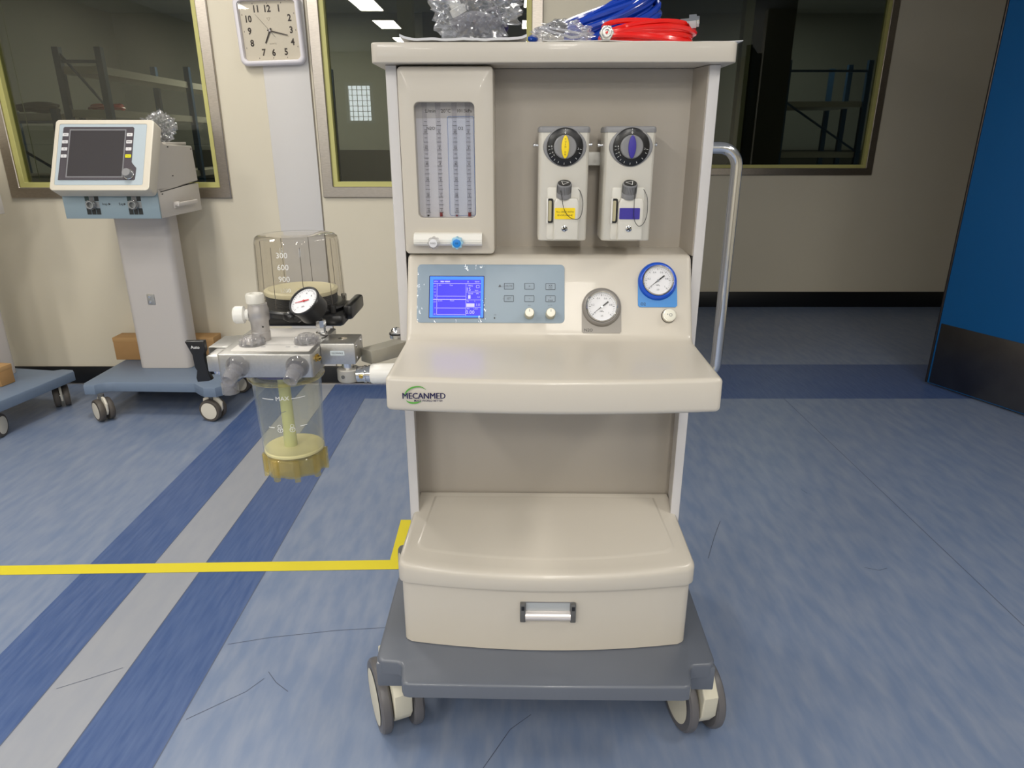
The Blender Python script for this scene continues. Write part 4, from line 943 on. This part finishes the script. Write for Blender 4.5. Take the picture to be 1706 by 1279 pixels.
# ================================================================== VENTILATORS ON THEIR STANDS
def ventilator():
    cx0 = -1.735
    t = thing('ventilator', 'ventilator with dark screen on grey column and slate wheeled stand, left of the cream machine', 'medical machine', (-1.70, 3.22, 0), 0, None)
    def vp(mb, name, parent=t, **k): return mb.build(name, parent, world=True, **k)
    # stand
    pts = [(-2.02, 3.030), (-2.005, 3.000), (-1.955, 3.000), (-1.935, 3.030), (-1.90, 3.045), (-1.50, 3.030), (-1.455, 2.985), (-1.43, 2.965), (-1.375, 2.965), (-1.352, 2.99), (-1.352, 3.43), (-1.375, 3.45), (-1.43, 3.45), (-1.46, 3.425), (-1.90, 3.425), (-1.935, 3.45), (-2.00, 3.45), (-2.02, 3.43)]
    b = MB(); b.plate(pts, .128, .176, M_base2, ch=.006, ch0=.003, seg=2); vp(b, 'stand_base')
    for x, y, yaw in ((-1.935, 3.005, 50), (-1.418, 3.010, 78), (-1.425, 3.40, 84), (-1.95, 3.40, 10)):
        c_ = castor_w(t, x, y, math.radians(yaw), .054, .042, .13)
    b = MB(); b.plate(rr(-1.868, -1.610, 3.250, 3.375, .03, 5), .176, .938, M_column, ch0=.003)
    b.build('column', t); 
    col_ = [o for o in bpy.data.objects if o.parent == t and o.name.startswith('column')][-1]
    col_.data.transform(Matrix.Translation((1.70, -3.22, 0)))
    b = MB(); F = front(-1.748, 3.2495, .528); b.plate(rr(-.018, .018, -.026, .026, .002, 2), 0, .003, M_alu, F, ch=.001)
    for z in (-.013, .013): b.cyl(.006, .003, .007, M_chrome, F @ up(-.004, z, 0), 14)
    vp(b, 'latch_plate', col_)
    # lower blue box
    x0, x1 = -1.915, -1.508
    b = MB(); b.box(x0, x1, 3.000, 3.010, .936, 1.045, M_bluebox, .002); b.box(x0, x1, 3.010, 3.412, .936, 1.060, M_vside, .003); lb = vp(b, 'gas_module')
    for px in (-1.790, -1.610):
        F = front(px, 3.000, .995); b = MB()
        for i in range(3):
            for j in range(3):
                if i == 1 and j == 1: continue
                m_ = [M_vk, M_mgrey, mat('port_green', (44, 66, 66), .5), M_vk, M_vgy, M_mgrey, M_vk, M_vgy, M_vk][i * 3 + j]
                b.rect(-.030 + i * .0202, -.030 + i * .0202 + .0185, -.042 + j * .028, -.042 + j * .028 + .0262, m_, F, .0006)
        b.lathe([(.0210, .0006), (.0210, .018), (.0170, .019), (.0170, .006), (.001, .006)], C_clear, F @ up(-.001, 0, 0), 28, False, False)
        b.lathe([(.0165, .0006), (.0160, .024), (.0120, .024), (.0120, .008), (.001, .008)], M_vgy, F @ up(-.001, 0, 0), 28, False, False)
        vp(b, 'gas_port', lb, recalc=False)
    b = MB(); F = front(0, 2.9995, 0); b.text('Insp', .014, M_ink, F @ up(-1.738, .997, .0006)); b.text('▸', .014, M_ink, F @ up(-1.715, .997, .0006)); b.poly([(-1.722, .992), (-1.712, .997), (-1.722, 1.002)], M_ink, F, .0008)
    b.text('Exp', .014, M_ink, F @ up(-1.668, .997, .0006)); b.poly([(-1.648, .997), (-1.656, 1.002), (-1.656, .992)], M_ink, F, .0008); vp(b, 'port_print', lb, recalc=False)
    # upper housing
    prof_ = [(3.03, 1.045), (3.412, 1.072), (3.400, 1.226), (3.395, 1.229), (3.125, 1.238), (3.07, 1.30), (3.00, 1.06)]
    def yz(p_, xx_): return [(xx_, y, z) for y, z in p_]
    b = MB(); b.loft([yz(offset(prof_, .003), x0 + .004), yz(prof_, x0 + .007), yz(prof_, x1 - .003), yz(offset(prof_, .003), x1)], M_vside)
    hg = vp(b, 'rear_housing')
    b = MB(); b.box(x0 + .03, x1 - .01, 3.17, 3.37, 1.234, 1.246, M_vside, .003); vp(b, 'top_plate', hg)
    b = MB()
    b.add([(x1 + .0006, 3.03, 1.0425), (x1 + .0006, 3.412, 1.066), (x1 + .0006, 3.412, 1.070), (x1 + .0006, 3.03, 1.0465)], [[0, 1, 2, 3]], M_gap)
    for y, z in ((3.16, 1.226), (3.165, 1.105), (3.045, 1.035), (3.385, 1.215)): b.box(x1, x1 + .001, y - .006, y + .006, z - .002, z + .002, M_gap)
    for p_, in (((1,),)): pass
    vp(b, 'side_seam', hg, recalc=False)
    b = MB(); b.box(x1 - .001, x1 + .006, 3.13, 3.335, .966, .990, M_vside2, .003); b.box(x1, x1 + .022, 3.13, 3.155, .978, .996, M_vside2, .003); b.box(x1 + .012, x1 + .024, 3.13, 3.33, .975, .992, M_vside2, .004); vp(b, 'side_handle', lb)
    # screen head: slab leaning back
    c0_, c1_ = Vector((-1.7095, 2.927, 1.058)), Vector((-1.7095, 3.070, 1.335)); upv = (c1_ - c0_); Hh = upv.length; V = frame(c0_, (1, 0, 0), upv)
    b = MB(); o_ = rr(-.207, .207, 0, Hh, .016, 4); i_ = rr(-.188, .178, .024, Hh - .020, .006, 4)
    lo = [[(x, y, -.062) for x, y in offset(o_, .004)], [(x, y, -.060) for x, y in o_], [(x, y, -.004) for x, y in o_], [(x, y, -.001) for x, y in offset(o_, .0015)], [(x, y, 0) for x, y in offset(o_, .005)],
          [(x, y, 0) for x, y in offset(i_, -.001)], [(x, y, -.003) for x, y in i_]]
    b.loft(lo, M_bezel, M=V); hd = vp(b, 'display_head')
    b = MB(); b.plate(offset(i_, .0003), -.003, -.001, M_panel_vent, V); vp(b, 'display_surround', hd)
    gw = Hh
    dk_ = [(-.172, .045), (.143, .045), (.147, .049), (.149, .098), (.133, .116), (.128, .124), (.128, gw - .038), (.123, gw - .033), (-.163, gw - .033), (-.168, gw - .038)]
    b = MB(); b.plate([(x - .002, y) for x, y in dk_], -.001, .0008, M_vscr_frame, V)
    b.rect(-.137, .088, .062, gw - .050, M_vscr, V, .0012); b.outline([(-.143, .056), (.094, .056), (.094, gw - .044), (-.143, gw - .044)], .004, M_mgrey, V, .0010)
    sc_ = vp(b, 'display_screen', hd, recalc=False)
    for i in range(4):
        for s_ in (-1, 1):
            zz = gw - .068 - i * .0315; xk = -.158 if s_ < 0 else .110
            b = MB(); b.plate(rr(xk - .012, xk + .012, zz - .007, zz + .007, .002, 2), 0, .0022, M_yk if (s_ > 0 and i == 3) else M_vkey, V, ch=.0005)
            b.text(['ESC', 'O2', 'A', 'B', 'ON', 'MENU', 'C', 'HOLD'][i + (4 if s_ > 0 else 0)], .0065, M_ink, V @ up(xk, zz, .0026)); vp(b, 'key', hd, recalc=False)
    b = MB(); b.lathe([(.0225, 0), (.0225, .003), (.0200, .005)], M_chrome, V @ up(.119, .069, .0005), 32); b.lathe([(.0185, .002), (.0175, .022), (.0160, .024)], M_mgrey, V @ up(.119, .069, .0005), 32); vp(b, 'rotary_knob', hd)
    b = MB(); film(b, V, -.165, .100, .035, gw - .036, .0007, 8.1, C_film, 40, 30, .0030); vp(b, 'protective_film', hd, smooth=25, recalc=False)
    return t
M_base2 = mat('stand_slate', (112, 128, 150), .4); M_column = mat('column_grey', (204, 198, 194), .4); M_vside = mat('housing_grey', (206, 200, 193), .45); M_vside2 = mat('housing_grey_handle', (214, 208, 202), .4)
M_bezel = mat('bezel_cream', (208, 201, 186), .3); M_vscr = mat('screen_off', (58, 54, 56), .25); M_vscr_frame = mat('screen_frame', (72, 66, 72), .4); M_vkey = mat('key_white', (212, 210, 212), .4); M_yk = mat('key_yellow', (226, 222, 10), .4)
M_vk = mat('port_dark', (34, 38, 40), .5); M_vgy = mat('port_grey', (150, 152, 152), .4)
def castor_w(t, x, y, yaw, R, sep, zt):
    keep = t.location.copy()
    return castor(t, x - keep.x, y - keep.y, yaw, R, sep, zt, mt=mat('tyre_brown_grey', (84, 78, 72), .5), mc=mat('castor_white', (218, 212, 198), .4), tw=.025)
V1 = ventilator()
V2 = copy_tree(V1)
V2.location = (-2.552, 3.06, 0); V2.rotation_euler = (0, 0, math.radians(-10))
V2['label'] = 'second ventilator, mostly cut off by the left edge, only its wheeled stand showing'
for o_, yw_ in zip([o for o in bpy.data.objects if o.parent == V2 and o.name.startswith('castor')], (30, 22, 44, 15)): o_.rotation_euler = (0, 0, math.radians(yw_))
for v in (V1, V2): v['group'] = 'ventilators along the front wall'

# cardboard boxes on the stands
def carton(x, y, z, wx, wy, h, rz, label):
    t = thing('cardboard_box', label, 'box', (x, y, z), rz, None)
    b = MB(); b.box(-wx / 2, wx / 2, -wy / 2, wy / 2, 0, h, M_card, .002); b.build('carton', t)
    b = MB(); b.box(-wx / 2 - .001, wx / 2 + .001, -wy / 2 - .001, wy / 2 + .001, h - .022, h + .001, mat('cardboard_lid', (180, 142, 94), .75), .002); b.build('lid', t)
    b = MB(); b.box(-.02, .02, -wy / 2 - .0018, wy / 2 + .0018, h - .035, h + .0016, mat('parcel_tape', (196, 156, 96), .3), 0); b.build('parcel_tape', t)
carton(-1.800, 3.436, .1775, .52, .095, .118, 0, 'long cardboard box standing behind the grey ventilator column')
carton(-2.495, 3.033, .1775, .28, .075, .090, math.radians(-10), 'cardboard box on the wheeled stand at the left edge')

def bag(name, label, cat, c, r, seed, contents, group=None, flat=True):
    t = thing(name, label, cat, c)
    b = MB(); b.blob((0, 0, r[2] * .92), r, C_bag, .22, 4.2, 5, seed, flat=.0006, crease=.34); b.build('plastic_bag', t, smooth=22)
    k = MB(); contents(k); k.build('bag_contents', t); return t
def c_vent(k):
    rnd = random.Random(5)
    for i in range(16):
        a = rnd.uniform(0, 6.28); z = .014 + rnd.uniform(0, .045); p = Vector((rnd.uniform(-.022, .022), rnd.uniform(-.02, .02), z)); d_ = Vector((math.cos(a), math.sin(a), rnd.uniform(-.4, .6))).normalized()
        k.tube([p - d_ * .016, p, p + d_ * .016], .0048, [M_blackm, M_chrome, M_dgrey][i % 3], 10)
bag('parts_bag', 'clear plastic bag of dark fittings on top of the ventilator', 'plastic bag', (-1.575, 3.25, 1.2475), (.062, .05, .062), 2, c_vent)

# ================================================================== WALL CLOCK
CK = thing('wall_clock', 'square white wall clock with black numerals hanging between the windows', 'clock', (-1.114, YL - .0065, 1.728), 0)
Rc = Matrix.Rotation(math.radians(1.8), 4, 'Z')
def ck(mb, name, parent=CK, **k): return mb.build(name, parent, **k)
CF = front() @ Rc
b = MB(); o_ = rr(-.152, .152, -.146, .146, .032, 7); i_ = rr(-.128, .128, -.122, .122, .018, 7)
b.loft([[(x, y, 0) for x, y in offset(o_, .004)], [(x, y, .012) for x, y in o_], [(x, y, .026) for x, y in offset(o_, .001)], [(x, y, .034) for x, y in offset(o_, .007)], [(x, y, .036) for x, y in offset(o_, .014)], [(x, y, .034) for x, y in offset(i_, -.004)], [(x, y, .016) for x, y in i_]], M_clock, M=CF, c1=False)
ck(b, 'case', smooth=50)
b = MB(); b.plate(offset(i_, -.001), .004, .015, M_clockface, CF)
pos = {12: (-.002, .090), 1: (.052, .090), 2: (.096, .050), 3: (.098, 0), 4: (.098, -.050), 5: (.062, -.090), 6: (.004, -.092), 7: (-.042, -.090), 8: (-.090, -.050), 9: (-.094, .0), 10: (-.094, .050), 11: (-.052, .090)}
for n_k, (x, y) in pos.items(): b.text(str(n_k), .039, M_clockink, CF @ up(x, y, .0155), .036, .86)
for n_k in range(60):
    a = math.radians(90 - 6 * n_k); dx, dy_ = math.cos(a), math.sin(a); k_ = min(.119 / max(abs(dx), 1e-6), .113 / max(abs(dy_), 1e-6))
    if n_k % 5 == 0: b.poly([(dx * k_ + q_[0], dy_ * k_ + q_[1]) for q_ in ((-.0012, -.0028), (.0012, -.0028), (.0012, .0028), (-.0012, .0028))], M_clockink, CF, .0155)
b.outline([(-.009, .054), (0, .040), (.009, .054)], .0012, mat('clock_mark', (150, 140, 122), .5), CF, .0155)
b.text('石英', .010, M_inkg, CF @ up(.006, -.055, .0155)) if False else b.text('QUARTZ', .008, mat('clock_mark', (0, 0, 0)), CF @ up(.006, -.054, .0155))
ck(b, 'clock_face', recalc=False)
def hand(name, deg, l, tail, wd, h, m):
    b = MB(); A = CF @ Matrix.Rotation(math.radians(90 - deg), 4, 'Z'); b.plate([(-tail, -wd), (l, -wd * .7), (l, wd * .7), (-tail, wd)], h, h + .0008, m, A); ck(b, name)
hand('hour_hand', 208, .058, .012, .0038, .018, M_clockink); hand('minute_hand', 104.5, .083, .012, .0026, .0195, M_clockink); hand('second_hand', 320, .090, .036, .0006, .021, M_clockink)
b = MB(); b.cyl(.0045, .016, .0235, M_clock, CF, 20, ch=.001); ck(b, 'hand_hub')
b = MB(); b.plate(offset(i_, -.0005), .026, .0268, C_pane, CF); ck(b, 'clock_glass')

# ================================================================== THINGS LYING ON TOP OF THE MACHINE
TZ = 1.4078
def sheet(name, label, x0, x1, y0, y1, seed, m=M_paper, amp=.004, cat='sheet', th=.0012, z=TZ):
    b = MB(); nx, ny = 28, 10; vs = []
    for L_ in (0, th):
        for j in range(ny + 1):
            for i in range(nx + 1):
                fx, fy = i / nx, j / ny; e = max(0, abs(fx - .5) * 2 - .7) / .3 + max(0, (.5 - fy) * 2 - .6)
                zz = amp * (e * (.5 + noise.noise(Vector((fx * 4, fy * 2, seed)))) + .15 * abs(noise.noise(Vector((fx * 9, fy * 5, seed + 4)))))
                vs.append((x0 + (x1 - x0) * fx, y0 + (y1 - y0) * fy, max(0, zz) + L_))
    n = (nx + 1) * (ny + 1); fs = []
    for j in range(ny):
        for i in range(nx):
            a = j * (nx + 1) + i; fs.append([a, a + nx + 1, a + nx + 2, a + 1]); fs.append([n + a, n + a + 1, n + a + nx + 2, n + a + nx + 1])
    for i in range(nx): fs.append([i, i + 1, n + i + 1, n + i]); a = ny * (nx + 1) + i; fs.append([a, n + a, n + a + 1, a + 1])
    for j in range(ny): a = j * (nx + 1); fs.append([a, n + a, n + a + nx + 1, a + nx + 1]); a += nx; fs.append([a, a + nx + 1, n + a + nx + 1, n + a])
    b.add([(v[0] - (x0 + x1) / 2, v[1] - (y0 + y1) / 2, v[2]) for v in vs], fs, m)
    o = b.build(name, smooth=40); o.location = ((x0 + x1) / 2, (y0 + y1) / 2, z); return tag(o, label, cat)
sheet('plastic_sleeve', 'flat white plastic sleeve lying under the big bag, left end of the top', -.190, .025, 1.280, 1.50, 1.0, mat('sleeve', (206, 207, 212), .35), .012, 'plastic sleeve', .004)
sheet('paper_sheet', 'white paper sheet lying under the red hose coil', .155, .392, 1.284, 1.52, 5.0, M_paper, .003, 'paper')
sheet('document_pouch', 'glossy white pouch on the front edge of the top, between the hoses and the bag', .052, .165, 1.272, 1.42, 9.0, mat('pouch', (226, 224, 222), .2), .002, 'pouch')
def c_big(k):
    k.blob((0, -.005, .026), (.044, .03, .019), mat('cuff_grey', (120, 118, 124), .5), .1, 6, 3, 3); k.cyl(.003, 0, .002, M_black, along((-.004, -.034, .022), (0, -1, 0)), 12)
    k.lathe([(.014, 0), (.014, .012), (.010, .013), (.010, .03)], M_white, along((-.028, .0, .042), (-.4, -.2, .8)), 20); k.tube([(.02, 0, .045), (.035, -.01, .05), (.045, .005, .03)], .005, mat('cuff_grey', (0, 0, 0)), 10)
    k.blob((.05, .0, .02), (.008, .010, .008), M_navy, .1, 5, 2, 2)
bag('parts_bag', 'big crumpled clear plastic bag of grey parts on top of the machine', 'plastic bag', (-.064, 1.350, TZ + .0105), (.068, .050, .050), 11, c_big)
def c_small(k):
    k.blob((-.01, .02, .030), (.018, .014, .013), M_dgrey, .25, 8, 2, 3); k.blob((-.055, .005, .010), (.010, .010, .006), M_bl_gauge, .1, 6, 2, 1)
    pts = [Vector((.05 * math.cos(t * .9), .012 * math.sin(t * 1.3), .014 + .018 * abs(math.sin(t * .55)))) for t in [i * .35 for i in range(22)]]
    k.tube([p * .85 for p in pts], .0022, mat('thin_tube_clear', (214, 214, 220), .15), 7)
bag('parts_bag', 'small flat clear bag with thin tubing beside the red hose on top of the machine', 'plastic bag', (.092, 1.345, TZ + .0035), (.050, .040, .019), 23, c_small)
def hoses(name, label, mb, m, pts, ends):
    t = thing(name, label, 'hose'); 
    o = mb.build('hose', t); z0 = min(p.z for p in pts)
    for e in ends: e(t)
    return t
def fitting(p, d):
    def f(t):
        b = MB(); A = along(p, d); b.lathe([(.0042, -.022), (.0062, -.021), (.0062, -.006), (.0115, -.005)], M_chrome, A, 20, True, False)
        b.lathe([(.0125, -.006), (.0125, .006), (.0115, .007), (.0062, .007)], M_chrome, A, 6, True, False); b.lathe([(.0085, .007), (.0085, .011), (.0070, .012), (.0045, .012), (.0040, .006), (.0005, .006)], M_chrome, A, 24, False, False)
        b.cyl(.0022, .0062, .0085, M_red, A, 12); b.build('hose_fitting', t, smooth=25)
    return f
mb, pts = coil('r', (.243, 1.378, TZ + .0016), .068, .0150, 17, .0045, M_red, seed=12, jitter=.003, thick=.014, squash=(1.10, .80))
hoses('hose_coil', 'coil of glossy red hose with steel fittings on top of the machine', mb, M_red, pts, [fitting((.160, 1.288, TZ + .0145), (-.05, -1, .02)), fitting((.318, 1.345, TZ + .040), (1, -.25, .05))])
mb, pts = coil('b', (.200, 1.535, TZ + .0026), .088, .034, 17, .0064, M_blue, tilt=(math.radians(10), math.radians(-22), .2), seed=31, jitter=.004, thick=.013, squash=(1.08, .66))
hoses('hose_coil', 'coil of glossy blue hose leaning behind the red hose on top of the machine', mb, M_blue, pts, [])
